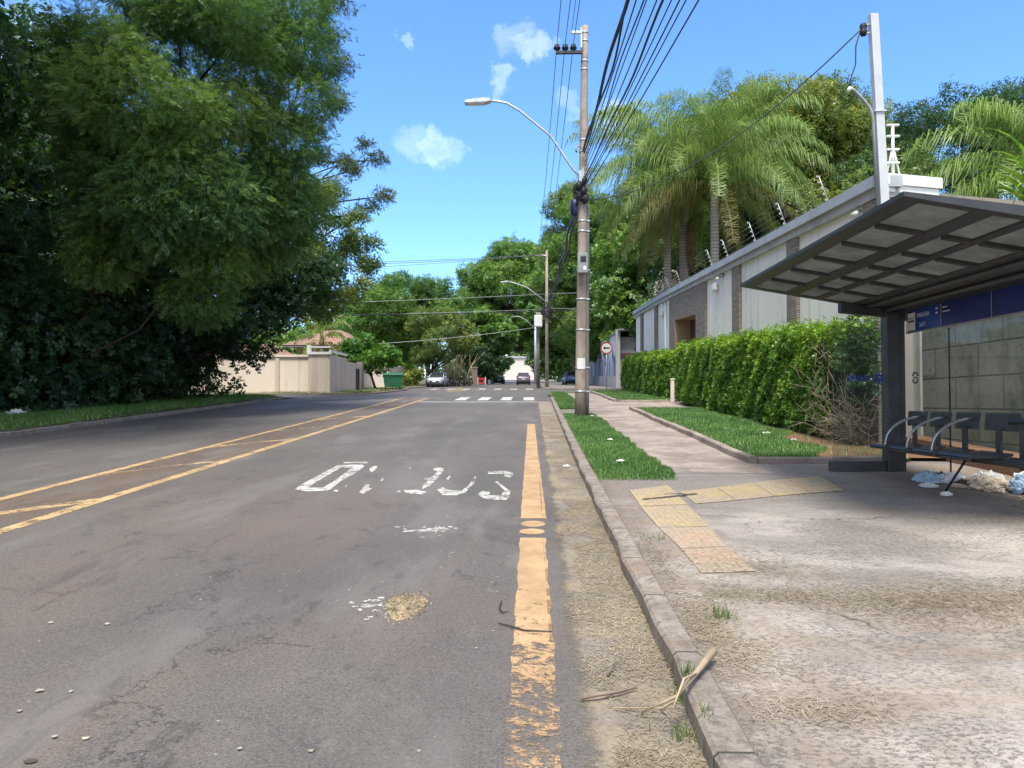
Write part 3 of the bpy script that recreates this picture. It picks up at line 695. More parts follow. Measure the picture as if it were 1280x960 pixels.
mark('rubber_mark', [[(1.2+.5*t+.02, 8.5+.9*t-.55*t*t), (1.2+.5*t+.045, 8.53+.9*t-.55*t*t), (1.2+.5*(t+.1)+.045, 8.53+.9*(t+.1)-.55*(t+.1)**2), (1.2+.5*(t+.1)+.02, 8.5+.9*(t+.1)-.55*(t+.1)**2)] for t in np.arange(0, 1.2, .1)]+[[(1.2, 8.5), (1.24, 8.46), (1.9, 8.86), (1.88, 8.92)]], paint('rubber_black', (.07, .06, .055), .44, 20), .012, 'dark looping scuff mark on the yellow tactile tiles', 'scuff mark', None, p)

# ------------------------------------------------------------------ writing
def text(name, body, size, origin, xdir, ydir, mat, parent, ext=.0015, align='LEFT', loc_is_world=True):
    cu = bpy.data.curves.new(name, 'FONT'); cu.body = body; cu.size = size; cu.extrude = ext; cu.align_x = align
    cu.materials.append(M[mat]); o = bpy.data.objects.new(name, cu); COL.objects.link(o); o.parent = parent
    me = bpy.data.meshes.new_from_object(o.evaluated_get(bpy.context.evaluated_depsgraph_get())); bpy.data.objects.remove(o); bpy.data.curves.remove(cu)
    me.materials.clear(); me.materials.append(M[mat]); o = bpy.data.objects.new(name, me); COL.objects.link(o); o.parent = parent
    a = Vector(xdir).normalized(); b = Vector(ydir).normalized(); c = a.cross(b)
    rot = Matrix((a, b, c)).transposed().to_4x4()
    o.matrix_local = Matrix.Translation(Vector(origin)-(WL.get(parent.name, Vector((0, 0, 0))) if parent else Vector((0, 0, 0)))) @ rot
    return o

# ------------------------------------------------------------------ bus shelter (level, on the sloping pavement)
sh = thing('bus_shelter', 'dark steel bus shelter with tilted canopy, blue sign band and bench', 'bus shelter', (5.05, 8.6, p(5.05, 8.6)))
def zb(x): return 3.255-.175*(x-2.98)
def zt(x): return 3.305-.128*(x-2.98)
X0, X1, Y0, Y1 = 2.98, 5.42, 6.2, 11.05
fr = MB()
def beam(xa, xb, ya, yb, drop, up=None):
    vs = []
    for y in (ya, yb):
        for x in (xa, xb):
            vs += [(x, y, zb(x)-drop), (x, y, (zt(x)-.012) if up is None else zb(x)+up)]
    fr.add(vs, [(0,2,3,1),(4,5,7,6),(0,1,5,4),(2,6,7,3),(0,4,6,2),(1,3,7,5)])
beam(X0, X0+.17, Y0, Y1, .0)
beam(X0+.171, X1, Y0, Y0+.11, .002); beam(X0+.171, X1, Y1-.15, Y1, .002)
beam(3.58, 3.75, Y0+.111, Y1-.151, .001); beam(4.0, 4.09, Y0+.111, Y1-.151, .012); beam(4.5, X1, Y0+.111, Y1-.151, .004)
bays = np.linspace(Y0+.11, Y1-.15, 7)
for y in bays[1:-1]:
    beam(X0+.171, 3.579, y-.035, y+.035, .03); beam(3.751, 3.999, y-.035, y+.035, .03); beam(4.091, 4.499, y-.035, y+.035, .03)
fr.build('canopy_frame', 'dark_steel', sh)
for i in range(6):
    for a, b in ((X0+.171, 3.579), (3.751, 3.999), (4.091, 4.499)):
        ya, yb = bays[i]+.036, bays[i+1]-.036
        if i == 0: ya = bays[0]+.001
        if i == 5: yb = bays[6]-.001
        z = lambda x: zb(x)+.008
        MB().add([(a, ya, z(a)), (b, ya, z(b)), (b, yb, z(b)), (a, yb, z(a)), (a, ya, z(a)+.008), (b, ya, z(b)+.008), (b, yb, z(b)+.008), (a, yb, z(a)+.008)], [(0,1,2,3),(7,6,5,4),(0,4,5,1),(1,5,6,2),(2,6,7,3),(3,7,4,0)]).build('roof_panel', 'panel', sh)
MB().box(5.27, 5.41, Y0+.3, Y1-.16, 2.70, 2.82, .01).build('roof_beam', 'dark_steel', sh)
for x, z in ((4.66, 2.935), (4.92, 2.885)): MB().tube([(x, Y0+.2, z), (x, Y1-.16, z)], .03, 10).build('roof_tube', 'seat_steel', sh)
def arm(y):
    b = MB(); pts = [(4.33, zb(4.33)-.012), (4.33, zb(4.33)-.16), (4.95, 2.80), (5.3, 2.74), (5.3, zb(5.3)-.012)]
    b.prism(pts, y, y+.12, 'y'); b.build('canopy_arm', 'dark_steel', sh)
arm(10.84); arm(6.7)
for y in (10.82, 6.62):
    b = MB().box(4.95, 5.13, y, y+.2, p(5, y)-.05, 2.83, .008)
    b.build('post', 'seat_steel', sh)
    MB().box(5.132, 5.2, y+.01, y+.15, p(5, y)-.04, 2.78, .005).build('post_channel', 'seat_steel', sh)
# sign band
def signpanel(y0, y1, mat):
    b = MB().box(5.215, 5.245, y0+.008, y1-.008, 2.566, 2.862).build('sign_panel', mat, sh); return b
sp1 = signpanel(9.9, 10.80, 'sign_blue'); sp1['label'] = 'royal blue sign panel with white block and stop name'
signpanel(8.82, 9.9, 'sign_navy'); signpanel(7.6, 8.82, 'sign_navy'); signpanel(6.84, 7.6, 'sign_navy')
b = MB()
for z in (2.552, 2.864): b.box(5.207, 5.25, 6.83, 10.82, z, z+.016)
for y in (10.802, 9.893, 8.813, 7.593): b.box(5.207, 5.212, y, y+.014, 2.569, 2.863)
b.build('sign_frame', 'frame_alu', sh)
MB().box(5.2105, 5.2145, 10.57, 10.765, 2.585, 2.835).build('white_block', 'paper', sp1)
b = MB().box(5.207, 5.2100, 10.585, 10.75, 2.70, 2.722).box(5.207, 5.2100, 10.585, 10.75, 2.745, 2.755).box(5.207, 5.21, 10.575, 10.76, 2.825, 2.836)
b.build('block_lines', 'ink_black', sp1)
ty, tz = (0, -1, 0), (0, 0, 1)
text('stop_name', 'PARADA', .085, (5.213, 10.52, 2.745), ty, tz, 'ink_white', sp1)
text('stop_number', '2671', .085, (5.213, 10.46, 2.615), ty, tz, 'ink_white', sp1)
b = MB()
for z, l in ((2.80, (.05, .10)), (2.745, (.05, .16))):
    b.box(5.207, 5.2145, 10.03-l[0], 10.03, z, z+.022); b.box(5.207, 5.2145, 9.86-l[1], 9.86, z, z+.013)
b.build('small_print', 'ink_white', sp1)
# glass
MB().box(5.29, 5.30, 6.85, 9.87, 1.06, 2.55).build('rear_glass', 'glass', sh); rgl = MB().box(5.29, 5.30, 9.885, 10.8, 1.06, 2.55).build('rear_glass', 'glass', sh)
MB().box(5.287, 5.303, 9.871, 9.884, .72, 2.55).box(5.287, 5.303, 6.83, 6.849, .72, 2.55).build('glass_joint', 'ink_black', sh)
sg = MB().box(4.22, 4.94, 10.92, 10.93, .79, 2.70).build('side_glass', 'glass', sh)
MB().box(4.18, 4.945, 10.86, 10.98, .62, .78, .01).build('side_rail', 'seat_steel', sh)
text('company_name', 'EMDEC', .115, (4.43, 10.917, 1.90), (1, 0, 0), (0, 0, 1), 'ink_blue', sg)
def emblem(c, r, xd, yd, mat, parent):
    b = MB(); xd = Vector(xd); yd = Vector(yd); c = Vector(c)
    for i in range(8):
        t0 = i*math.pi/4; pts = [c+xd*r*.35*math.cos(t0-.3)+yd*r*.35*math.sin(t0-.3), c+xd*r*math.cos(t0-.28)+yd*r*math.sin(t0-.28), c+xd*r*1.05*math.cos(t0+.28)+yd*r*1.05*math.sin(t0+.28), c+xd*r*.35*math.cos(t0+.3)+yd*r*.35*math.sin(t0+.3)]
        n = xd.cross(yd)*.002
        b.add([q for q in pts]+[q+n for q in pts], [(0,1,2,3),(7,6,5,4),(0,4,5,1),(1,5,6,2),(2,6,7,3),(3,7,4,0)])
    b.build('emblem', mat, parent)
emblem((4.875, 10.916, 1.94), .062, (1, 0, 0), (0, 0, 1), 'ink_blue', sg)
text('company_name', 'EMDEC', .10, (5.288, 10.53, 1.90), ty, tz, 'ink_grey', rgl)
b = MB()
for r0, a0, a1 in ((.075, .3, 2.8), (.075, 3.45, 5.95)):
    pts = [(5.287, 10.73-r0*math.cos(a), 1.94+r0*math.sin(a)) for a in np.linspace(a0, a1, 9)]; b.tube(pts, .012, 6)
b.tube([(5.287, 10.77, 1.94), (5.287, 10.69, 1.94)], .012, 6); b.build('emblem', 'ink_grey', rgl)
# bench
MB().box(4.93, 5.03, 6.83, 10.81, .93, 1.005, .01).build('seat_beam', 'seat_steel', sh)
sc_ = [(10.36, .5), (9.78, .5), (9.18, .5), (8.52, .62)]
for i, (y, w) in enumerate(sc_):
    b = MB(); h = w/2
    prof = [(4.60, 1.00), (4.585, 1.02), (4.60, 1.045), (4.75, 1.03), (4.95, 1.025), (5.06, 1.06), (5.06, 1.035), (4.95, 1.005), (4.75, 1.008), (4.63, 1.01), (4.62, .985), (4.60, .985)]
    b.prism(prof, y-h+.015, y+h-.015, 'y'); st = b.build('seat', 'seat_steel', sh)
    b = MB().prism([(5.10, 1.29), (5.115, 1.285), (5.15, 1.47), (5.14, 1.485), (5.118, 1.475)], y-h+.02, y+h-.02, 'y')
    bk = b.build('backrest', 'seat_steel', sh)
    MB().box(5.07, 5.10, y-.05, y+.03, .98, 1.32).build('back_bracket', 'seat_steel', bk)
    if i > 1:
        bb = MB(); n = Vector((-1, 0, .12)).normalized()
        for a, bz, w_, h_ in ((.02, 1.37, .022, .05), (.05, 1.39, .012, .035), (-.02, 1.40, .012, .045), (.015, 1.345, .03, .02)):
            xx = 5.1055+(bz-1.29)*.12; bb.add([(xx, y+a-w_, bz-h_*.4), (xx, y+a+w_, bz-h_*.5), (xx+.006, y+a+w_*.6, bz+h_*.5), (xx+.006, y+a-w_*.4, bz+h_*.6)], [(0,1,2,3)])
        bb.build('scuff_mark', 'paper', bk)
for y in (10.2, 9.62, 9.03):
    pts = [(4.625, y, 1.01)]+[(5.10-.475*math.cos(t), y, 1.05+.36*math.sin(t)) for t in np.linspace(0, math.pi/2, 10)]
    MB().tube(pts, .017, 8).build('arm_hoop', 'chrome', sh)
MB().tube([(4.9, 8.78, .99), (4.72, 8.98, p(4.7, 9)-.01)], .014, 7).build('prop', 'ink_black', sh)
b = MB()
for z in (1.40, .99): b.tube([(4.98, 6.82, z), (4.98, 8.12, z)], .042, 10)
b.build('lean_rail', 'seat_steel', sh)
MB().box(5.0, 5.07, 7.95, 8.03, .9, 1.40).box(5.075, 5.11, 7.96, 8.02, .9, 1.38).build('rail_post', 'seat_steel', sh)

# ------------------------------------------------------------------ walls on the right
def slope_box(mb, x0, x1, y0, y1, h0, h1, st=1.5, yoff=0.):
    n = max(1, int(abs(y1-y0)/st)); e = np.linspace(y0, y1, n+1)
    vs = []
    for y in e:
        b = g(y)+KH
        vs += [(x0, y, b+h0), (x1, y, b+h0), (x1, y, b+h1), (x0, y, b+h1)]
    fs = [(0,1,2,3), tuple(n*4+i for i in (3,2,1,0))]
    for i in range(n):
        for j in range(4): fs.append((i*4+j, i*4+(j+1) % 4, (i+1)*4+(j+1) % 4, (i+1)*4+j))
    mb.add(vs, fs); return mb
WX = 6.5; WH = 4.72
ww = thing('garden_wall', 'tall white rendered wall with stone pilasters, metal coping and recessed gate', 'wall', (WX, 30, g(30)))
b = MB(); slope_box(b, WX, WX+.28, 14.4, 30.2, -.4, WH); slope_box(b, WX, WX+.28, 34.7, 48, -.4, WH); slope_box(b, WX, WX+.28, 30.2, 34.7, 3.55, WH)
b.build('wall_panel', 'white_wall', ww)
for y0, y1 in ((14.42, 14.98), (18.75, 19.45), (23.9, 24.75), (39.6, 40.4), (44.8, 45.6)):
    b = MB(); slope_box(b, WX-.09, WX-.003, y0, y1, -.4, WH-.12); b.build('stone_pilaster', 'stone', ww)
MB().box(WX-.088, WX+.27, 14.385, 14.399, p(6.5, 14.4)-.3, p(6.5, 14.4)+WH-.13).build('stone_pilaster', 'stone_front', ww)
b = MB(); slope_box(b, WX-.09, WX-.003, 28.6, 30.2, -.4, WH-.12); slope_box(b, WX-.09, WX-.003, 34.7, 36.0, -.4, WH-.12); slope_box(b, WX-.09, WX-.003, 30.2, 34.7, 3.55, WH-.12)
b.build('stone_portal', 'stone', ww)
b = MB(); b.box(WX-.085, WX+.75, 34.66, 34.698, g(34)+.0, g(34)+KH+3.56); b.box(WX+.0, WX+.75, 30.205, 30.24, g(30)+.0, g(30)+KH+3.5)
slope_box(b, WX-.085, WX+.75, 30.25, 34.65, 3.50, 3.545); b.build('gate_reveal', 'reveal', ww)
gt = MB()
for i in range(8): gt.box(WX+.62, WX+.66, 30.25+i*.55, 30.25+i*.55+.535, g(30)+.1, g(30)+KH+3.72)
gd = gt.build('gate', 'gate_wood', ww)
gb = MB()
for z in np.arange(.3, 3.6, .22): gb.box(WX+.605, WX+.619, 30.25, 34.64, g(30)+KH+z, g(30)+KH+z+.03)
gb.build('gate_slat', 'gate_wood', gd)
b = MB(); slope_box(b, WX-.2, WX+.34, 14.25, 48.1, WH+.06, WH+.27); b.build('coping', 'coping', ww)
b = MB(); slope_box(b, WX-.12, WX+.3, 14.33, 48.05, WH-.12, WH+.055); b.build('coping_moulding', 'coping_under', ww)
# drain stains are in the render; down-pipe by the portal
b = MB().tube([(WX-.05, 37.2, g(37)), (WX-.05, 37.2, g(37)+WH)], .05, 8); b.build('down_pipe', 'white', ww)
# corner return with white cap and rough continuation
def rbox(mb, o, d, l0, l1, w0, w1, z0, z1):
    d = Vector((d[0], d[1], 0)).normalized(); n = Vector((d.y, -d.x, 0)); o = Vector((o[0], o[1], 0))
    vs = [o+d*l+n*w+Vector((0, 0, z)) for z in (z0, z1) for w in (w0, w1) for l in (l0, l1)]
    mb.add(vs, [(0,2,3,1),(4,5,7,6),(0,1,5,4),(2,6,7,3),(0,4,6,2),(1,3,7,5)])
zc = p(6.5, 14.4)
rw = thing('return_wall', 'rough blackened concrete wall running back from the white wall corner', 'wall', (10, 15.4, zc))
D = (1, .3); O = (WX+.285, 14.47)
b = MB(); rbox(b, O, D, 0, 14, -.25, 0, zc-.5, zc+4.78); b.build('wall_panel', 'rough_wall', rw)
b = MB(); rbox(b, O, D, -.35, .95, -.1, .16, zc+4.83, zc+5.03); rbox(b, O, D, -.30, .9, -.1, .12, zc+4.70, zc+4.825); b.build('wall_cap', 'coping_white', rw)
bw = thing('block_wall', 'stained grey concrete panel wall behind the bus shelter bench', 'wall', (6.8, 8, g(8)))
b = MB(); slope_box(b, 6.8, 6.95, -4, 13.75, -.3, 3.35, 1.); b.build('wall_panel', 'block_wall', bw)
for y in (13.55, 10.25, 6.4, 2.6, -1.2):
    b = MB(); slope_box(b, 6.76, 6.797, y, y+.16, -.3, 3.4); b.build('wall_post', 'coping_under', bw)
b = MB(); slope_box(b, 6.35, 6.755, 4, 13.7, -.1, .26, 1.); b.build('wall_footing', 'soil', bw)
# wall lamps and cameras
def walllamp(y, h, lab):
    t = thing('wall_lamp', lab, 'wall lamp', (WX-.003, y, g(y)+KH+h), 'white wall lamps')
    MB().box(-.16, -.02, -.22, .22, -.13, .13, .03).build('lamp_box', 'white', t, True); MB().box(-.019, 0, -.09, .09, -.07, .07).build('bracket', 'box_grey', t, True)
walllamp(27.0, 4.22, 'white wall lamp near the gate, on the side of the bus shelter'); walllamp(38.2, 4.05, 'white wall lamp on the white wall beyond the brown gate')
def seccam(y, h, lab):
    t = thing('security_camera', lab, 'camera', (WX-.003, y, g(y)+KH+h), 'security cameras under the coping')
    MB().tube([(-.01, 0, 0), (-.14, 0, 0), (-.14, 0, -.03)], .02, 6).build('arm', 'box_grey', t, True)
    MB().tube([(-.13, .12, -.06), (-.17, -.16, -.09)], .055, 10).build('camera_body', 'white', t, True)
    MB().box(-.08, -.0, -.35, -.2, -.06, .06, .01).build('junction_box', 'box_grey', t, True)
seccam(26.4, 4.52, 'small security camera under the coping right above the near wall lamp'); seccam(37.7, 4.5, 'small security camera under the coping above the far wall lamp'); seccam(15.2, 4.52, 'small security camera under the coping beside the white metal post')
# electric fence on the coping
ef = thing('electric_fence', 'electric fence of leaning insulator rods along the wall coping', 'electric fence', (WX, 30, g(30)+KH+WH+.27))
rods = [16.8, 19.6, 22.2, 25.3, 27.5, 33.4, 36.0, 38.8, 41.3, 44.3, 46.2]
def rod(x, y, z, lean, n):
    d = Vector((-math.sin(lean), 0, math.cos(lean)))
    o = Vector((x, y, z)); r = MB().tube([o, o+d*.66], .009, 6).build('rod', 'galv', ef)
    ii = MB()
    for k in range(n):
        q = o+d*(.10+k*.54/(n-1)); ii.tube([q+Vector((-.035, 0, -.02)), q+Vector((-.06, 0, 0)), q+Vector((-.035, 0, .03))], [.013, .017, .013], 6); ii.tube([q, q+Vector((-.05, 0, 0))], .012, 5)
    ii.build('insulator', 'frame_alu', r)
    return [o+d*(.10+k*.54/(n-1))+Vector((-.05, 0, 0)) for k in range(n)]
ends = [rod(WX-.02, y, g(y)+KH+WH+.265, R(20), 5) for y in rods]
for k in range(5):
    MB().tube([e[k] for e in ends], .0016, 4).build('fence_wire', 'galv', ef)
cr = thing('corner_rod', 'upright white insulator rod with two stays on the wall corner', 'electric fence post', (WX+.28, 14.5, zc+5.03))
r = MB().tube([(0, 0, 0), (0, 0, .98)], .03, 8).build('rod', 'white', cr, True)
MB().tube([(-.02, 0, .5), (-.12, .02, 0)], .016, 6).tube([(.02, 0, .5), (.14, .02, 0)], .016, 6).build('stay', 'white', cr, True)
b = MB()
for z in (.25, .5, .75, .96): b.box(-.12, .12, -.03, .03, z, z+.035, .008)
b.build('insulator', 'white', r, True)

# ------------------------------------------------------------------ white metal service post
sx, sy = 6.62, 14.12; sb = p(sx, sy)
sp = thing('service_post', 'leaning square white metal electricity post rising behind the shelter canopy', 'post', (sx, sy, sb))
tp = Vector((6.27, sy, 8.72)); bs = Vector((sx, sy, sb-.1))
b = MB()
vs = []
for q, w in ((bs, .085), (tp, .07)): vs += [q+Vector((-w, -w, 0)), q+Vector((w, -w, 0)), q+Vector((w, w, 0)), q+Vector((-w, w, 0))]
b.add(vs, [(0,3,2,1),(4,5,6,7),(0,1,5,4),(1,2,6,5),(2,3,7,6),(3,0,4,7)]); b.build('shaft', 'post_metal', sp)
at = lambda z: bs+(tp-bs)*((z-bs.z)/(tp.z-bs.z))
def bracket(z):
    q = at(z); return q
q = at(8.4)
MB().box(q.x-.2, q.x-.075, q.y-.02, q.y+.02, q.z-.03, q.z-.01).box(q.x-.2, q.x-.075, q.y-.02, q.y+.02, q.z+.13, q.z+.15).build('bracket', 'galv', sp)
MB().tube([(q.x-.19, q.y, q.z-.06), (q.x-.19, q.y, q.z+.02), (q.x-.19, q.y, q.z+.05), (q.x-.19, q.y, q.z+.1), (q.x-.19, q.y, q.z+.16)], [.05, .07, .045, .07, .05], 10).build('insulator', 'black', sp)
c0 = at(5.2)+Vector((-.115, -.02, 0)); c1 = at(6.85)+Vector((-.115, -.02, 0))
MB().tube([c0, c1, c1+Vector((-.05, 0, .14)), c1+Vector((-.16, 0, .28)), c1+Vector((-.34, -.02, .46)), c1+Vector((-.40, -.03, .48))], .032, 8).build('conduit', 'box_grey', sp)
MB().tube([c1+Vector((-.385, -.03, .48)), c1+Vector((-.42, -.03, .49)), c1+Vector((-.46, -.03, .44))], [.035, .045, .03], 8).build('conduit_cap', 'white', sp)
q2 = c1+Vector((-.44, -.03, .5))
MB().tube([(q.x-.25, q.y, q.z+.02), (q.x-.33, q.y, q.z-.25), (q.x-.34, q.y, q.z-.6), (q2.x+.03, q2.y, q2.z+.15), q2], .012, 6).build('drop_wire', 'cable', sp)
q = at(6.9); MB().box(q.x-.1, q.x+.1, q.y-.1, q.y+.1, q.z, q.z+.03).build('strap', 'galv', sp)

# ------------------------------------------------------------------ near utility pole
UX, UY = 1.47, 22.5; UB = p(UX, UY); UT = 12.72
up = thing('utility_pole', 'tall round concrete utility pole on the kerb strip carrying a street lamp', 'utility pole', (UX, UY, UB))
def ux(z): return UX-.06+(z-UB)*.0142
MB().tube([(ux(z), UY, z) for z in np.linspace(UB-.2, UT, 12)], np.linspace(.168, .098, 12), 16).build('shaft', 'concrete_pole', up)
MB().tube([(ux(z)+.205-(z-UB)*.010, UY-.03, z) for z in np.linspace(UB-.1, 7.4, 8)], .05, 8).build('conduit', 'pipe', up)
for z in (1.9, 2.6, 3.7, 4.6, 5.45, 6.6, 6.9, 8.15, 8.3, 8.95, 9.3, 11.4, 11.65, 12.25, 12.5):
    rr = .172-.0061*(z-UB); b = MB()
    b.tube([(ux(z), UY, z), (ux(z), UY, z+.04)], rr+.008, 16)
    if z < 7: b.box(ux(z)+rr-.02, ux(z)+.27-(z-UB)*.010, UY-.095, UY-.085, z, z+.035)
    b.build('strap', 'galv', up)
z = 5.62; mbx = MB().box(ux(z)-.15, ux(z)+.15, UY-.37, UY-.175, z-.28, z+.30, .015).build('meter_box', 'box_grey', up)
MB().box(ux(z)-.07, ux(z)+.09, UY-.376, UY-.371, z+.03, z+.2).build('meter_window', 'ink_black', mbx); MB().box(ux(z)+.01, ux(z)+.1, UY-.376, UY-.371, z-.2, z-.08).build('sticker', 'paper', mbx)
z = 2.73; b = MB(); n = 10
for i in range(n+1):
    a = -math.pi/2-.78+1.56*i/n
    for zz in (z-.16, z+.16): b.v.append((ux(z)+.172*math.cos(a), UY+.172*math.sin(a), zz))
b.n = len(b.v); b.f = [[i*2, i*2+2, i*2+3, i*2+1] for i in range(n)]; b.sm = [True]*n
b.build('paper_notice', 'paper', up)
# crossarms, insulators
MB().box(.70, ux(11.9)-.09, UY-.21, UY-.11, 11.83, 11.91).build('crossarm', 'dark_steel', up)
MB().box(ux(12.5)-.42, ux(12.5)-.09, UY-.2, UY-.13, 12.42, 12.50).box(ux(12.5)-.14, ux(12.5)-.09, UY-.19, UY-.12, 12.0, 12.6).build('top_bracket', 'galv', up)
INS = [(.74, UY-.16, 11.92), (.98, UY-.16, 11.92), (1.22, UY-.16, 11.92)]
for x, y, z in INS:
    MB().tube([(x, y, z-.02), (x, y, z+.03), (x, y, z+.05), (x, y, z+.1), (x, y, z+.12), (x, y, z+.17), (x, y, z+.2)], [.03, .03, .10, .10, .075, .075, .03], 12).build('pin_insulator', 'black', up)
# lamp
lz = 8.15
MB().tube([(ux(lz)-.06, UY-.16, lz), (ux(lz)-.3, UY-.17, lz+.25), (.55, UY-.3, 9.35), (-.35, UY-.45, 10.05), (-.72, UY-.5, 10.25), (-1.0, UY-.5, 10.31), (-1.25, UY-.5, 10.32)], .032, 10).build('lamp_arm', 'galv', up)
MB().add([(ux(lz)-.12, UY-.17, lz-.12), (ux(lz)+.02, UY-.17, lz-.25), (ux(lz)+.02, UY-.17, lz+.35), (ux(lz)-.12, UY-.17, lz+.16)], [(0,1,2,3)]).box(ux(lz)-.13, ux(lz)+.02, UY-.2, UY-.165, lz-.15, lz+.22).build('arm_bracket', 'galv', up)
lh = MB().prism([(-1.2, 10.29), (-1.32, 10.26), (-1.92, 10.24), (-1.95, 10.27), (-1.9, 10.32), (-1.5, 10.37), (-1.2, 10.37)], UY-.63, UY-.37, 'y').build('lamp_head', 'galv', up)
MB().box(-1.88, -1.36, UY-.60, UY-.40, 10.225, 10.243).build('lamp_lens', 'white', lh); MB().tube([(-1.4, UY-.5, 10.37), (-1.4, UY-.5, 10.43)], .035, 8).build('photocell', 'box_grey', lh)
b = MB()
for dx, dz, r in ((.02, -.10, .085), (.05, -.62, .12), (-.14, -.25, .09), (.0, -.4, .11)): b.tube([(ux(lz)+dx-.03, UY-.2, lz+dz-.14), (ux(lz)+dx, UY-.24, lz+dz), (ux(lz)+dx+.02, UY-.2, lz+dz+.14)], [r*.5, r, r*.5], 10)
b.build('cable_coil', 'cable', up)
b = MB()
for i in range(14):
    t0 = rng.uniform(0, 6.28); r = rng.uniform(.14, .3)
    b.tube([(ux(lz)-.12+r*.7*math.cos(t0+t), UY-.2+.05*math.sin(3*t), lz-.4+r*math.sin(t0+t)) for t in np.linspace(0, rng.uniform(3, 6), 14)], .012, 5)
b.build('loose_wire', 'cable', up)
MB().tube([(ux(9.1)-.1, UY-.1, 9.1), (ux(9.1)-.2, UY-.14, 9.1), (ux(9.1)-.24, UY-.14, 9.0), (ux(9.1)-.2, UY-.14, 8.92)], .03, 8).build('hook', 'box_grey', up)

# ------------------------------------------------------------------ far poles
def farpole(x, y, top, lab, lampv=None, trafo=False, mat='concrete_pole', r=.16):
    zb_ = p(x, y); t = thing('utility_pole', lab, 'utility pole', (x, y, zb_))
    MB().tube([(x, y, zb_-.2), (x, y, top)], [r, r*.62], 12).build('shaft', mat, t)
    if lampv:
        (lx, lzz, ax) = lampv
        MB().tube([(x, y-.15, ax), (x+(lx-x)*.45, y-.3, ax+(lzz-ax)*.72), (x+(lx-x)*.75, y-.4, lzz-.1), (lx+.5, y-.4, lzz)], .045, 8).build('lamp_arm', 'galv', t)
        MB().prism([(lx+.5, lzz-.05), (lx-.2, lzz-.09), (lx-.2, lzz), (lx+.5, lzz+.06)], y-.55, y-.25, 'y').build('lamp_head', 'galv', t)
    return t
fp = farpole(1.28, 66, 14.72, 'concrete utility pole across the side street with a lamp arm', (-2.5, 11.95, 10.2))
MB().box(.3, 1.2, 65.8, 65.9, 14.2, 14.3).build('crossarm', 'white', fp)
b = MB()
for i in range(10):
    t0 = rng.uniform(0, 6); r = rng.uniform(.2, .5); b.tube([(1.3+r*math.cos(t0+t), 65.7, 9.4+r*1.4*math.sin(t0+t)) for t in np.linspace(0, 5, 12)], .03, 5)
b.build('cable_coil', 'cable', fp)
farpole(.55, 67.5, 9.6, 'shorter dark wrapped pole close to the left of the side street pole', mat='bark_pale')
fp3 = farpole(.45, 101, 12.6, 'thin pale pole far up the road with a curved lamp arm', (-2.2, 12.9, 11.2), mat='galv', r=.2)
tb = thing('transformer', 'white box transformer hanging on the shorter wrapped pole', 'transformer', (.55, 67.3, 8.7))
MB().box(-.35, .35, -.62, -.02, -.5, .5, .05).build('tank', 'white', tb, True); MB().tube([(-.15, -.3, .5), (-.15, -.3, .75)], .06, 8).tube([(.15, -.3, .5), (.15, -.3, .75)], .06, 8).build('bushing', 'box_grey', tb, True)

# ------------------------------------------------------------------ wires
def wire(name, a, b, sag, r, mat, lab, wob=0., n=26, cat='wire', group=None):
    a, b = Vector(a), Vector(b); pts = []
    ph = rng.uniform(0, 6)
    for i in range(n+1):
        t = i/n; q = a.lerp(b, t); q.z -= sag*4*t*(1-t)
        if wob: q.x += wob*math.sin(ph+t*37)*(1-abs(2*t-1)**4); q.z += wob*.8*math.sin(ph*2+t*29)*(1-abs(2*t-1)**4)
        pts.append(q)
    o = MB().tube(pts, r, 5).build(name, mat); tag(o, lab, cat, group); return o
nm = ['leftmost', 'middle', 'rightmost']
for i, (x, y, z) in enumerate(INS):
    wire('power_line', (x, y, z+.2), (x+.05, -14, z+.2-1.72), .5, .011, 'wire_grey', f'{nm[i]} high-voltage line overhead running from the near pole back over the camera', group='high-voltage lines on the near pole')
    wire('power_line', (x, y, z+.2), (.45+i*.35, 65.8, 14.4), .9, .012, 'wire_grey', f'{nm[i]} high-voltage line running from the near pole up the road', group='high-voltage lines up the road')
wire('power_line', (ux(12.4)-.4, UY-.16, 12.45), (1.0, -14, 10.6), .5, .009, 'wire_grey', 'thin upper line running from the top bracket of the near pole back over the camera')
# bundle from near pole back over the camera
bund = [(1.50, 8.95, 1.55, 7.45, .55, .034, .03, 'thickest twisted black telephone bundle, leftmost of the fan overhead'),
        (1.52, 8.85, 1.60, 7.15, .55, .021, .05, 'second twisted black cable lying against the thickest bundle overhead'),
        (1.55, 8.75, 1.95, 7.35, .5, .012, .0, 'thin wire just right of the thick bundle overhead'),
        (1.55, 8.6, 2.15, 7.1, .5, .013, .03, 'wavy thin wire right of the thick bundle overhead'),
        (1.56, 8.5, 2.5, 7.3, .4, .010, .0, 'fine grey wire in the middle of the overhead fan'),
        (1.56, 8.35, 2.75, 6.9, .45, .011, .0, 'fine dark wire left of the second thick cable overhead'),
        (1.57, 8.2, 3.05, 6.9, .45, .020, .025, 'second thick twisted cable in the middle of the overhead fan'),
        (1.58, 8.1, 3.5, 7.1, .4, .010, .0, 'fine wire right of the second thick cable overhead'),
        (1.58, 8.0, 3.8, 7.0, .4, .012, .0, 'double grey wire right of centre in the overhead fan'),
        (1.58, 7.95, 4.05, 6.9, .4, .010, .0, 'faint thin wire second from the right of the overhead fan'),
        (1.6, 7.8, 4.6, 6.9, .35, .012, .0, 'rightmost dark wire of the overhead fan')]
for x0, z0, x1, z1, sg_, r_, wb, lab in bund: wire('cable', (x0, UY-.2, z0), (1.6+(x1-1.55)*.74, -14, z1), sg_, r_, 'cable', lab, wb, 60 if wb else 26, 'cable')
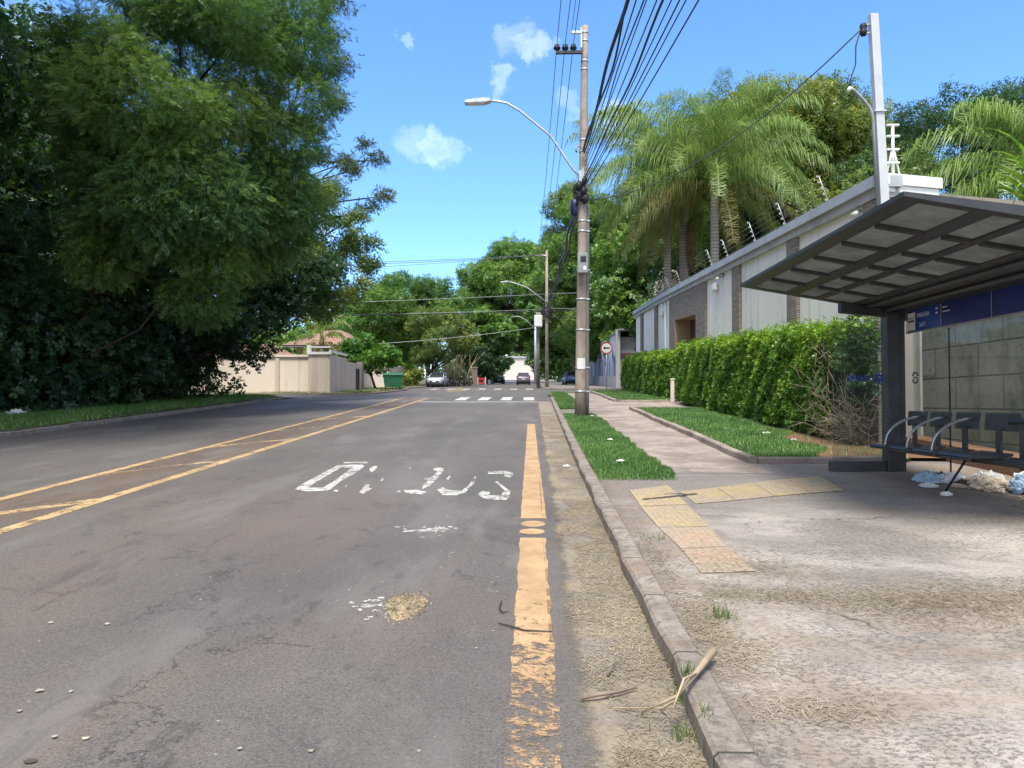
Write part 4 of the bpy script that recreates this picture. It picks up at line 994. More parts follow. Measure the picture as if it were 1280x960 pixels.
# service drop to white post
q = at(8.45); wire('service_wire', (q.x-.24, q.y, q.z), (ux(7.6)+.05, UY-.2, 7.5), .75, .014, 'wire_grey', 'single drop wire from the leaning white post to the near utility pole')
# towards the side-street pole
for i, (z0, z1, r_, sg_, wb, lab) in enumerate([(8.0, 9.7, .045, .35, .06, 'thick tangled cable bundle running from the near pole up the road'), (7.7, 9.4, .03, .6, .08, 'slacker twisted cable under the bundle up the road'), (8.3, 9.9, .02, .45, .0, 'thin cable above the bundle running up the road'), (7.5, 9.2, .022, .3, .05, 'lowest cable of the set running up the road'), (8.5, 10.3, .014, .2, 0, 'straight thin wire above the other cables up the road')]):
    wire('cable', (ux(z0)-.05, UY-.1, z0), (1.25, 65.8, z1), sg_, r_, 'cable', lab, wb, 60 if wb else 26, 'cable')
sc = thing('splice_case', 'blue-black cable splice case hanging on the bundle beside the near pole', 'splice case', (1.40, 24.9, 8.05))
MB().tube([(0, -.05, -.42), (0, -.05, -.36), (0, 0, -.05), (0, 0, .1), (0, .02, .16)], [.05, .13, .15, .14, .05], 12).build('case_body', simple('splice_blue', (.02, .03, .09), .4, .1, 4), sc, True)
MB().tube([(0, .02, .14), (.02, .1, .3)], .02, 6).build('clamp', 'galv', sc, True)
# wires across the street
cross = [((1.2, 65.9, 14.35), (-60, 52, 13.2), 1.3, .022, 'wire_grey', 'topmost line crossing the sky from the far pole to the left trees'),
         ((1.0, 65.8, 14.25), (-60, 50, 12.4), 1.3, .022, 'wire_grey', 'second line crossing the sky just under the topmost line'),
         ((.7, 65.8, 14.3), (-60, 51, 11.8), 1.5, .018, 'wire_grey', 'third and lowest of the lines crossing the open sky'),
         ((-40, 50, 7.7), (1.2, 65.8, 10.9), .25, .022, 'wire_light', 'bright wire crossing the road before the far trees, uppermost'),
         ((1.2, 65.8, 10.9), (24, 50, 10.9), .4, .022, 'wire_light', 'bright wire running right from the far pole behind the near pole'),
         ((-40, 50, 7.6), (1.2, 65.8, 9.4), .25, .035, 'cable', 'dark cable crossing the road under the bright wire'),
         ((-40, 50, 7.3), (1.2, 65.8, 9.6), .3, .02, 'wire_light', 'pale wire crossing the road close above the dark cable'),
         ((1.2, 65.8, 9.4), (26, 52, 9.2), .3, .03, 'cable', 'dark cable running right from the far pole above the mural wall'),
         ((1.2, 65.8, 9.7), (26, 52, 8.9), .5, .02, 'wire_light', 'pale wire running right from the far pole above the dark cable'),
         ((1.2, 65.8, 8.9), (26, 52, 8.4), .3, .03, 'cable', 'lowest dark cable running right from the far pole'),
         ((-32, 60, 6.3), (.6, 67.2, 8.2), .9, .022, 'wire_light', 'sagging pale wire low across the road before the far green trees')]
for a, b_, s_, r_, mt, lab in cross: wire('cross_wire', a, b_, s_, r_, mt, lab)

# ------------------------------------------------------------------ foliage
def leaf_tpl(kind):
    """small template meshes (quads): a spray or cluster of leaves about one unit across"""
    V = []; F = []
    def leaf(o, d, nrm, l, w, bend=.15):
        o = np.array(o, float); d = np.array(d, float); d /= np.linalg.norm(d); nrm = np.array(nrm, float); s_ = np.cross(d, nrm); s_ /= np.linalg.norm(s_)
        up = np.cross(s_, d)
        b = len(V); V.extend([o, o+d*l*.5+s_*w/2+up*bend*l*.3, o+d*l-up*bend*l*.4, o+d*l*.5-s_*w/2+up*bend*l*.3]); F.append((b, b+1, b+2, b+3))
    r = np.random.default_rng(3)
    if kind == 'broad':
        for i in range(6):
            a = i*2.4; leaf((.05*math.cos(a), .05*math.sin(a), 0), (math.cos(a), math.sin(a), r.uniform(-.5, .5)), (0, 0, 1), r.uniform(.45, .65), .30)
    elif kind == 'fine':
        for i in range(9):
            a = i*2.4; leaf((r.uniform(-.3, .3), r.uniform(-.3, .3), r.uniform(-.2, .2)), (math.cos(a), math.sin(a), r.uniform(-.6, .6)), (r.uniform(-.5, .5), r.uniform(-.5, .5), 1), r.uniform(.25, .4), .16)
    elif kind == 'feather':
        for i in range(8):
            t = (i+.5)/8; c = (t, 0, -.35*t*t)
            for s_ in (-1, 1): leaf(c, (.5+.3*t, s_, r.uniform(-.5, .1)), (r.uniform(-.3, .3), 0, 1), .34*(1-.6*abs(t-.4))*r.uniform(.8, 1.15), .085, .1)
        leaf((.9, 0, -.3), (1, 0, -.7), (0, 1, 1), .25, .09)
    elif kind == 'needle':
        for i in range(11):
            a = i*2.4; e = r.uniform(-.1, .9); leaf((0, 0, 0), (math.cos(a), math.sin(a), e), (math.sin(a), -math.cos(a), .3), r.uniform(.4, .65), .06, 0)
    elif kind == 'hedge':
        for i in range(5):
            a = i*2.5; leaf((.08*math.cos(a), .08*math.sin(a), .02*i), (math.cos(a), math.sin(a), .55), (0, 0, 1), r.uniform(.5, .75), .30, .2)
    return np.array(V, np.float32), np.array(F, np.int32)
TPL = {q: leaf_tpl(q) for q in ('broad', 'fine', 'feather', 'needle', 'hedge')}
def frames(nrm, twist=None):
    nrm = nrm/np.linalg.norm(nrm, axis=1, keepdims=True); n = len(nrm)
    a = np.where(np.abs(nrm[:, 2:3]) < .9, np.array([[0, 0, 1.]]), np.array([[1., 0, 0]]))
    u = np.cross(a, nrm); u /= np.linalg.norm(u, axis=1, keepdims=True); w = np.cross(nrm, u)
    t = rng.uniform(0, 2*np.pi, n)[:, None] if twist is None else twist[:, None]
    return np.stack([u*np.cos(t)+w*np.sin(t), -u*np.sin(t)+w*np.cos(t), nrm], 2)
def inst(tpl, P_, Rm, S_, tint):
    V, F = TPL[tpl]; n, k = len(P_), len(V)
    X = np.einsum('nij,kj->nki', Rm.astype(np.float32), V)*S_[:, None, None].astype(np.float32)+P_[:, None, :].astype(np.float32)
    FF = (F[None]+(np.arange(n)*k)[:, None, None]).reshape(-1, 4)
    return X.reshape(-1, 3), FF, np.repeat(tint, len(F))
def foliage(name, parent, mat, clumps, n, tpl, size, droop=0., shell=.55, upb=.5, off=None, jit=.25, cvar=.18, tvar=.2):
    """leaves spread through a set of clumps (centre, radii); n per unit of clump surface"""
    Ps, Ns, Ts = [], [], []
    for c, r in clumps:
        r = np.array(r); area = 4*np.pi*((r[0]*r[1])**1.6+(r[0]*r[2])**1.6+(r[1]*r[2])**1.6)**(1/1.6)/3**(1/1.6)
        m_ = max(12, int(n*area)); d = rng.standard_normal((m_, 3)); d /= np.linalg.norm(d, axis=1, keepdims=True)
        d[:, 2] += .15; rad = shell+(1.02-shell)*rng.random(m_)**.6+jit*.35*rng.standard_normal(m_)
        ph = rng.uniform(0, 6, 3); rad *= 1+.16*np.sin(5*d[:, 0]+ph[0])*np.sin(5*d[:, 1]+ph[1])+.10*np.sin(9*d[:, 2]+ph[2])
        Ps.append(np.array(c)+d*r*rad[:, None]); Ns.append(d); Ts.append(np.full(m_, .5+cvar*rng.standard_normal())+.10*d[:, 2])
    P_ = np.concatenate(Ps); d = np.concatenate(Ns); T_ = np.clip(np.concatenate(Ts)+tvar*rng.standard_normal(len(P_)), 0, 1)
    nr = d*.5+np.array([0, 0, upb])+.55*rng.standard_normal(d.shape)
    if droop:
        # sprays hang outward and down: template x axis along the outward-down direction
        xd = d*np.array([1, 1, .3])+np.array([0, 0, -droop])+.45*rng.standard_normal(d.shape); xd /= np.linalg.norm(xd, axis=1, keepdims=True)
        z = nr-xd*np.sum(nr*xd, 1, keepdims=True); z /= np.linalg.norm(z, axis=1, keepdims=True); Rm = np.stack([xd, np.cross(z, xd), z], 2)
    else: Rm = frames(nr)
    X, F, tt = inst(tpl, P_, Rm, size*rng.uniform(.7, 1.25, len(P_)), T_)
    return arrmesh(name, X, F, mat, parent, tt, off=off)
def clumpset(c, r, n, rr, flat=.75, inner=.45, seed=None, keep=None):
    """clumps over an ellipsoid crown"""
    g_ = np.random.default_rng(seed if seed is not None else rng.integers(1e9)); out = []; tries = 0
    while len(out) < n and tries < 4000:
        tries += 1
        d = g_.standard_normal(3); d /= np.linalg.norm(d); t = inner+(1-inner)*g_.random()**.5
        q = np.array(c)+d*np.array(r)*t
        if keep and not keep(q): continue
        if any(np.linalg.norm((q-o[0])) < rr*.62 for o in out) and tries < 3000: continue
        s_ = rr*g_.uniform(.7, 1.3); out.append((q, (s_, s_, s_*flat)))
    return out
def limbs(parent, base, fork, clumps, r0, mat='bark', name='trunk', frac=.55, bend=.12, off=True):
    """tapered trunk to the fork, limbs from it to a part of the clumps"""
    b = MB(); base, fork = Vector(base), Vector(fork)
    ax = fork-base; side = Vector((rng.normal(), rng.normal(), 0))*ax.length*bend*.35
    pts = [base+ax*t+side*math.sin(t*math.pi) for t in np.linspace(0, 1, 7)]
    b.tube(pts, [r0*1.35]+[r0*(1-.45*t) for t in np.linspace(.15, 1, 6)], 9)
    for c, r in clumps:
        if rng.random() > frac: continue
        c = Vector(c); t = rng.uniform(.55, 1.); o = base+ax*t+side*math.sin(t*math.pi); v = c-o
        mid = o+v*.5+Vector((rng.normal(), rng.normal(), rng.normal()+.6))*v.length*.09
        rr = r0*rng.uniform(.22, .42)
        b.tube([o, o.lerp(mid, .5)+Vector((0, 0, .03*v.length)), mid, mid.lerp(c, .6), c], [rr, rr*.85, rr*.65, rr*.42, rr*.15], 6)
    return b.build(name, mat, parent)
def tree(name, lab, base, fork, clumps, mat, n, tpl, size, r0, bark='bark', group=None, frac=.55, cat='tree', **kw):
    t = thing(name, lab, cat, base, group)
    limbs(t, (base[0], base[1], base[2]-.2), fork, clumps, r0, bark, frac=frac)
    foliage('crown', t, mat, clumps, n, tpl, size, off=base, **kw)
    return t
def G(x, y, dz=.1): return (x, y, g(y)+dz)

# ---- the wood on the left
# big feathery tree, its boughs hanging over the verge
c2 = clumpset((-11.5, 25.4, 10.8), (3.7, 4.0, 5.8), 40, 1.4, .8, .5, 5)+[(np.array(q), (1.15, 1.2, .95)) for q in ((-10.3, 24.2, 6.0), (-10.8, 24.6, 4.9), (-11.6, 23.6, 7.4), (-9.6, 24.6, 7.4), (-8.7, 25, 8.8), (-8.0, 25, 10.2), (-7.7, 25.2, 11.6), (-7.6, 25, 13.2), (-7.8, 25, 14.8), (-9.0, 24, 12.4), (-9.4, 23.6, 10.6), (-10.6, 23.4, 9.2), (-12.6, 22.8, 8.6), (-13.6, 22.6, 10.4), (-12.4, 22.4, 11.8), (-10.8, 22.8, 13.4), (-13.9, 23.2, 12.6), (-13.2, 23.4, 6.0))]
tree('feathery_tree', 'big feathery-leaved tree drooping over the left verge, its right side sunlit', G(-16.6, 26.5), (-14.6, 25.8, 7.5), c2, 'leaf_feather', 64, 'feather', .29, .30, droop=.45, shell=.5, tvar=.2, cvar=.15)
# high dark canopy at the left edge
c1 = clumpset((-17.5, 16.5, 14.5), (5.0, 5.5, 5.0), 30, 1.8, .7, .5, 6)
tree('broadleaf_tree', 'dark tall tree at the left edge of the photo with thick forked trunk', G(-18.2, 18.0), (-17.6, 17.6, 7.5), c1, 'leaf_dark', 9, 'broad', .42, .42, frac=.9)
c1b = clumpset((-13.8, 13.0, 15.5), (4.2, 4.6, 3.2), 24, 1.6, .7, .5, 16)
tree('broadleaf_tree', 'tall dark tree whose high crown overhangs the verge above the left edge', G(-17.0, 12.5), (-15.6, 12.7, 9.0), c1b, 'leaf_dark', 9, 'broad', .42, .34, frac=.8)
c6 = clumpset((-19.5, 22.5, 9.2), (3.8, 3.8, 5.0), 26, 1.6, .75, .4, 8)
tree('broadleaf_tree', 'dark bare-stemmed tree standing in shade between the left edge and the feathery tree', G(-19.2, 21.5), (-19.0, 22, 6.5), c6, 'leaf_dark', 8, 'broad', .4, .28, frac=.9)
# needle-leaved tree poking out at the top
c3 = [(np.array(q), (r_, r_, r_*.62)) for q, r_ in (((-9.9, 37, 21.2), 1.2), ((-10.4, 37, 19.4), 1.3), ((-9.4, 37, 18.0), .9), ((-10.4, 37.4, 17.0), 1.1), ((-9.5, 36.8, 16.0), .8), ((-11.4, 37, 15.0), 1.2), ((-7.6, 37, 13.4), .62), ((-8.2, 37, 14.2), .5), ((-8.6, 36.6, 12.8), .75), ((-7.1, 36.8, 11.6), .62), ((-7.9, 37.2, 11.1), .6), ((-9.2, 37, 13.3), .7), ((-9.8, 37, 11.9), .8), ((-8.5, 36.8, 10.7), .5), ((-10.6, 37, 13.6), .9), ((-12, 37, 18.6), 1.6), ((-12.4, 37.6, 22.6), 1.9), ((-10.6, 37.2, 23.0), 1.2), ((-13, 37, 14.6), 1.5))]
tree('needle_tree', 'grey-green needle tree reaching bare branches out to the right above the wood', G(-17.2, 36.6), (-13.2, 37, 14.5), c3, 'leaf_pine', 17, 'needle', .50, .26, frac=1., shell=.2, upb=.3, jit=.6)
# lighter airy tree to the right end of the wood
c4 = clumpset((-10.0, 35.6, 8.7), (2.6, 2.6, 2.9), 30, .82, .7, .5, 9)+[(np.array(q), (.6, .6, .42)) for q in ((-7.6, 35.6, 8.0), (-7.4, 35.4, 9.0), (-8.1, 35.8, 10.4), (-7.7, 35.2, 7.1), (-8.6, 34.6, 6.3), (-9.4, 34.2, 5.6), (-9.0, 34.4, 7.2), (-9.8, 34.2, 6.6))]
tree('airy_tree', 'lighter olive-green airy tree at the right end of the wood, sky showing through', G(-17.0, 34.6), (-13.6, 35.2, 6.6), c4, 'leaf_olive', 17, 'fine', .42, .16, frac=.95, shell=.25, jit=.5)
# broad dark low tree
c5 = clumpset((-13.4, 32.6, 6.0), (3.5, 3.6, 2.9), 40, 1.15, .72, .5, 10, lambda q: q[2] > 3.7+.5*max(0, q[0]+13.0))+[(np.array(q), (.9, .9, .7)) for q in ((-10.3, 32.8, 6.7), (-9.6, 33.2, 7.4), (-10.6, 32.4, 5.8), (-11.0, 32.4, 5.0), (-9.9, 33, 6.1), (-10.8, 32.8, 7.6), (-14.6, 33, 3.3), (-15.4, 33.4, 2.9), (-16.2, 33.4, 2.7), (-15.2, 32.4, 3.6), (-13.8, 33, 3.9), (-11.6, 31.6, 5.2), (-11.4, 31.8, 6.4), (-10.9, 32, 7.2), (-12.2, 31, 4.6), (-12.4, 30.6, 6.0), (-9.3, 33.4, 6.6), (-9.0, 34, 7.6))]
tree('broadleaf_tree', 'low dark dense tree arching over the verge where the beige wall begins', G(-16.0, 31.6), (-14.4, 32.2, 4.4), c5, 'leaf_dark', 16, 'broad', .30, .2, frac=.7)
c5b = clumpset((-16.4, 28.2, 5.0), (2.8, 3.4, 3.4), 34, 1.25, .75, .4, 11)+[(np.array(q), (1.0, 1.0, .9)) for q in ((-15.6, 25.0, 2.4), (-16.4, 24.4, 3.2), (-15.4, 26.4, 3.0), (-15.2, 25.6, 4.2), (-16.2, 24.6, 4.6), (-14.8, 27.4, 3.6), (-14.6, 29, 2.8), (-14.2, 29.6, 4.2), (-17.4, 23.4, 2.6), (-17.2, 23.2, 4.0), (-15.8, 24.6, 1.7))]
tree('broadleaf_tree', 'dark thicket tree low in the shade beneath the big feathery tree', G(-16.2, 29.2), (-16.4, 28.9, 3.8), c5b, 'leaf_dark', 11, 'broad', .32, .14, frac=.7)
# leaning pale stem in the shade
ls = thing('leaning_stem', 'thin pale leaning tree stem inside the dark wood left of the low tree', 'tree stem', G(-15.7, 24.2))
MB().tube([(-16.4, 25.9, 2.9), (-14.2, 24.8, 3.3), (-12.4, 23.9, 3.9), (-11.2, 23.6, 5.2)], [.035, .032, .028, .015], 7).build('stem', 'bark', ls)
# back rows, all alike in the shade
proto = None
for i, (x, y, s_, a) in enumerate([(-25, 13, 1., 0), (-26, 22, 1.1, 2), (-24.5, 31, 1., 4), (-27, 40, 1.1, 1), (-34, 17, 1.2, 3), (-34, 29, 1.2, 5), (-36, 42, 1.2, 2.5), (-22, 6, 1., 1.5), (-30, 6, 1.1, .7), (-19.5, 2, 1.0, 2.2)]):
    if proto is None:
        proto = thing('background_tree', 'tall dark tree deep in the shaded wood behind the front row', 'tree', (0, 0, 0), 'dark trees deep in the wood')
        cl = clumpset((0, 0, 9.5), (4.6, 4.6, 7.0), 46, 1.9, .75, .45, 20)
        limbs(proto, (0, 0, -.3), (.3, .2, 6.), cl, .3, frac=.4); foliage('crown', proto, 'leaf_dark', cl, 5.5, 'broad', .55)
        o = proto
    else: o = copy_tree(proto)
    o.location = (x, y, g(y)+.1); o.rotation_euler = (0, 0, a); o.scale = (s_, s_, s_*1.05)
# undergrowth along the foot of the wood
us = []
for y in np.arange(8, 36, 1.1):
    for x0, hh in ((-16.4, 1.0), (-17.8, 1.7), (-19.6, 2.6), (-22.0, 3.4)):
        x = x0+rng.normal(0, .35)-.02*(20-y) + (max(0, y-27)*.16); h = hh*rng.uniform(.6, 1.3)
        us.append((np.array((x, y+rng.normal(0, .4), g(y)+.1+h*.75)), (rng.uniform(.7, 1.1)*(.7+hh*.22), rng.uniform(.7, 1.1)*(.7+hh*.22), h)))
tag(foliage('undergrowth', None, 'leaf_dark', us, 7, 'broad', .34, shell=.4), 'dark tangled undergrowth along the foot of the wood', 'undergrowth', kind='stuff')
far = []
for x in np.arange(-52, -38, 4.):
    for y in np.arange(-4, 60, 5.): far.append((np.array((x+rng.normal(0, 1), y, g(y)+rng.uniform(3, 9))), (3.2, 3.4, 5.5)))
tag(foliage('deep_wood', None, 'leaf_dark', far, 2.2, 'broad', 1.0, shell=.5), 'far dark mass of the wood seen between the trunks', 'wood', kind='stuff')

# ---- trees up the road
def street(name, lab, base, cr, rad, n, rr, mat, dens, size, seed, r0=.22, tpl='broad', bark='bark', fork=None, **kw):
    cl = clumpset(cr, rad, n, rr, .72, .5, seed)
    b = (base[0], base[1], g(base[1])+.1)
    f = fork or (base[0]*.6+cr[0]*.4, base[1]*.6+cr[1]*.4, b[2]*.45+(cr[2]-rad[2]*.5)*.55)
    return tree(name, lab, b, f, cl, mat, dens, tpl, size, r0, bark, **kw)
street('street_tree', 'bushy green tree behind the pink wall, its brown trunk near the green container', (-15.8, 84), (-15.0, 84, 10.6), (5.4, 4., 4.4), 48, 1.5, 'leaf_green', 12, .60, 31, .3, tpl='fine')
street('street_tree', 'tall loose-topped tree rising behind the bushy green tree', (-13., 96), (-14.2, 96, 13.6), (5.2, 4, 4.2), 26, 1.4, 'leaf_green', 10, .65, 32, .3, tpl='fine')
street('street_tree', 'light green tree over the silver car', (-10.8, 80), (-9.4, 79, 8.3), (3.6, 3, 2.8), 26, 1.1, 'leaf_olive', 14, .48, 33, .22, tpl='fine')
street('street_tree', 'yellow-green street tree with rounded crown left of the far car', (-8.0, 106), (-6.4, 104, 9.6), (4.2, 4, 4.4), 32, 1.4, 'leaf_green', 12, .60, 34, .25)
street('street_tree', 'low dark street tree beside the parked dark car', (-5.9, 100), (-5.8, 100, 7.0), (2.4, 2.4, 2.8), 18, 1.0, 'leaf_dark', 9, .45, 35, .16)
street('great_tree', 'great dark green tree spreading high over the far road', (-9, 128), (-2.6, 126, 18.6), (8.8, 7, 8.4), 90, 2.3, 'leaf_green', 9, .85, 36, .5, tpl='fine', fork=(-5, 127, 11))
street('great_tree', 'dark tree closing the far right side of the road behind the poles', (5.8, 120), (4.8, 118, 16.2), (5.8, 6, 10.), 70, 2.1, 'leaf_green', 9, .80, 37, .4)
street('great_tree', 'tall leafy tree behind the mural wall right of the side street pole', (8.8, 82), (6.7, 80, 14.2), (5.0, 4.6, 8.8), 74, 1.7, 'leaf_green', 14, .55, 38, .3, tpl='fine')
street('great_tree', 'dense tree behind the mural house, left of the palms', (13, 72), (11.2, 70, 12.4), (5.0, 4.5, 8.2), 70, 1.6, 'leaf_green', 13, .55, 39, .3)
street('great_tree', 'slender bright tree between the near pole and the far pole tops', (5.2, 92), (4.8, 92, 18.6), (3.8, 3.4, 8.4), 46, 1.6, 'leaf_olive', 11, .6, 40, .25, tpl='fine')
street('great_tree', 'dark bushy tree behind the white wall, under the palm crowns', (11.5, 54), (10.2, 54, 9.4), (4.2, 4, 5.0), 36, 1.5, 'leaf_green', 14, .48, 41, .25)
street('broadleaf_tree', 'shaded dark tree behind the house roof and the palm trunks', (11.5, 46), (11.6, 46, 9.0), (3.6, 3.6, 4.2), 26, 1.4, 'leaf_dark', 9, .42, 42, .2)
# trees behind the wall on the right
street('broadleaf_tree', 'yellowish green spreading tree behind the wall, right of the palms', (15.6, 44), (14.8, 44, 13.6), (5.4, 4.6, 6.0), 74, 1.3, 'leaf_yellow', 19, .46, 43, .25, tpl='fine', shell=.35, jit=.4)
street('broadleaf_tree', 'second green tree behind the wall, left of the white metal post', (19, 46), (18.2, 45, 13.0), (3.6, 4, 6.2), 40, 1.3, 'leaf_yellow', 18, .46, 44, .2, tpl='fine', shell=.35, jit=.4)
street('broadleaf_tree', 'light green tree filling the gap behind the right palm crown', (13.4, 52), (12.6, 52, 14.6), (4.8, 4, 6.4), 60, 1.4, 'leaf_olive', 14, .5, 48, .22, tpl='fine', shell=.4)
street('flat_crowned_tree', 'dark flat-crowned tree behind the wall, right of the white metal post', (17.2, 32), (16.2, 31, 11.6), (3.5, 3.2, 2.0), 32, .9, 'leaf_dark', 26, .30, 45, .22, tpl='fine', fork=(16.8, 31.6, 9.6))
street('flat_crowned_tree', 'dark tree crown at the right edge of the photo, behind the palm', (21.5, 30), (20.4, 30, 11.8), (2.8, 3, 2.4), 24, .9, 'leaf_dark', 26, .30, 46, .2, tpl='fine')
street('broadleaf_tree', 'low green shrub tree above the corner cap of the white wall', (12.5, 24), (11.9, 24, 6.6), (2.8, 2.4, 2.4), 24, .8, 'leaf_olive', 26, .30, 47, .14, tpl='fine')
tl_ = []
for x in np.arange(-110, 130, 7.):
    if -20 < x < 8: continue
    y = 150+rng.normal(0, 10)+abs(x)*.1; h = rng.uniform(5, 9); tl_.append((np.array((x, y, g(y)+h*.7)), (5.5, 4.5, h)))
for x in np.arange(-30, 40, 5.):
    y = 260; tl_.append((np.array((x, y, g(y)+4)), (4.5, 3, 5+rng.uniform(0, 3))))
for x in np.arange(-46, -15, 4.5):
    y = 112+rng.normal(0, 4); h = rng.uniform(4, 6.5); tl_.append((np.array((x, y, g(y)+h*.7)), (3.5, 3.5, h)))
tag(foliage('distant_trees', None, 'leaf_green', tl_, 1.3, 'broad', 1.5, shell=.6), 'distant belt of trees beyond the houses', 'trees', kind='stuff')
# small round-crowned tree on the verge
street('small_tree', 'small bright green tree with bent trunk on the verge in front of the pink wall', (-11.7, 57.5), (-12.4, 57.5, 5.05), (2.5, 2.2, 1.15), 30, .72, 'leaf_bright', 26, .30, 51, .11, tpl='broad', fork=(-12.2, 57.5, 4.1))
# yellow shrub and dry bush by the silver car
ys_ = [(np.array((-11.4+rng.normal(0, .5), 74+rng.normal(0, .4), g(74)+.6+rng.uniform(0, .7))), (.6, .6, .6)) for _ in range(8)]
t = thing('yellow_shrub', 'yellow-green shrub by the wall left of the silver car', 'shrub', G(-11.4, 74)); foliage('leaves', t, 'leaf_yellow', ys_, 20, 'broad', .3, off=G(-11.4, 74))
t = thing('dry_bush', 'bare greyish bush of long dry stems right of the silver car', 'bush', G(-8.6, 84)); b = MB()
for i in range(90):
    a = rng.uniform(0, 6.28); l = rng.uniform(2.2, 4.2); sp_ = rng.uniform(.2, .75); x0, y0 = -9.+rng.normal(0, 1.), 84+rng.normal(0, .8)
    b.tube([(x0, y0, g(84)), (x0+math.cos(a)*l*sp_*.4, y0+math.sin(a)*l*sp_*.4, g(84)+l*.6), (x0+math.cos(a)*l*sp_, y0+math.sin(a)*l*sp_, g(84)+l*.95)], [.035, .025, .012], 4)
b.build('stems', 'twig_pale', t)

# ---- hedges
def hedge(lab, x0, x1, y0, y1, h, dens, size, seed, fade=None):
    t = thing('hedge', lab, 'hedge', (x0, y0, p(x0, y0)))
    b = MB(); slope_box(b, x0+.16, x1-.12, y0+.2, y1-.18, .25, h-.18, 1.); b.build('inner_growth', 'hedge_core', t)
    A = []
    def face(n, f):
        u, v = rng.random(n), rng.random(n); A.append(f(u, v))
    L = y1-y0; W = x1-x0
    nf = int(dens*L*h); ntp = int(dens*1.2*L*W); ne = int(dens*W*h)
    bx = lambda y, z: .035*np.sin(1.3*y+.4*z)+.03*np.sin(3.3*y-2*z)+.03*np.sin(6*z+4.1*y+1.5*np.sin(y))
    def frontf(u, v):
        y = y0+L*u; z = .12+(h-.1)*v
        P_ = np.stack([x0+bx(y, z)+.08*np.abs(rng.standard_normal(len(u)))+.14*(v < .12)*rng.random(len(u))+.1*np.clip(v-.93, 0, 1)*14*.07, y, gz(y)+KH+z], 1); N = np.tile([-1., 0, .45], (len(u), 1)); return P_, N, v
    def topf(u, v):
        y = y0+L*u; x = x0+W*v
        P_ = np.stack([x, y, gz(y)+KH+h+.05*np.sin(2*y+x)+.05*np.sin(5.3*y)+.06*rng.standard_normal(len(u))], 1); N = np.tile([0, 0, 1.], (len(u), 1)); return P_, N, np.ones(len(u))
    def endf(u, v):
        x = x0+W*u; z = .1+(h-.1)*v
        P_ = np.stack([x, y0+.05*np.sin(5*z)+.08*np.abs(rng.standard_normal(len(u))), gz(y0)+KH+z], 1); N = np.tile([0, -1., .45], (len(u), 1)); return P_, N, v
    def endg(u, v):
        x = x0+W*u; z = .1+(h-.1)*v
        P_ = np.stack([x, y1-.05*np.sin(5*z)-.08*np.abs(rng.standard_normal(len(u))), gz(y1)+KH+z], 1); N = np.tile([0, 1., .45], (len(u), 1)); return P_, N, v
    face(nf, frontf); face(ntp, topf); face(ne, endf); face(ne, endg)
    # sprouts along the top
    ns = int(L*16); y = rng.uniform(y0, y1, ns); x = rng.uniform(x0, x1, ns); k_ = 5
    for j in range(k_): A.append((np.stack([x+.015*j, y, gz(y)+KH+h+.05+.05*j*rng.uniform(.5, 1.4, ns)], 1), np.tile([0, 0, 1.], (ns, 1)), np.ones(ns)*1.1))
    P_ = np.concatenate([a[0] for a in A]); N = np.concatenate([a[1] for a in A])+.5*rng.standard_normal((sum(len(a[0]) for a in A), 3)); v = np.concatenate([a[2] for a in A])
    if fade is not None:
        kp = rng.random(len(P_)) < np.clip(fade(P_), 0, 1); P_, N, v = P_[kp], N[kp], v[kp]
    # tint rises with height: lit top and shaded lower front put into leaf colour
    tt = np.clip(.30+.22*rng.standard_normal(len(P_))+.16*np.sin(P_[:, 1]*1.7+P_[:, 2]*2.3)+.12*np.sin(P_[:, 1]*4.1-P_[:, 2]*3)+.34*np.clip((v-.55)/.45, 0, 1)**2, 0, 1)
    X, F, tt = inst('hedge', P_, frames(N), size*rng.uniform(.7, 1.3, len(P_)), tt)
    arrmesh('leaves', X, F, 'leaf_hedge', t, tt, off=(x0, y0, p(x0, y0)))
    return t
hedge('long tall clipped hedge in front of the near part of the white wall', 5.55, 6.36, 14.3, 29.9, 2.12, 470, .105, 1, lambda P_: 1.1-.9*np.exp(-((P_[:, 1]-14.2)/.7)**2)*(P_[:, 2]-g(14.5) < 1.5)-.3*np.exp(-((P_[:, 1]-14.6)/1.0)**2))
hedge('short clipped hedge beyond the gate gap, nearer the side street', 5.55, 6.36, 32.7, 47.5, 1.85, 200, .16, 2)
gp = thing('gap_post', 'slim beige post standing in the gap between the two hedges', 'post', (5.62, 30.9, p(5.62, 30.9)))
MB().box(-.07, .07, -.07, .07, 0, .9, .01).build('shaft', 'beige_wall', gp, True); MB().box(-.09, .09, -.09, .09, .9, .95, .01).build('cap', 'beige_wall', gp, True)
db = thing('dry_branches', 'bare dry branches of the dying hedge end beside the shelter glass', 'dead shrub', (5.9, 13.9, p(5.9, 13.9)))
b = MB()
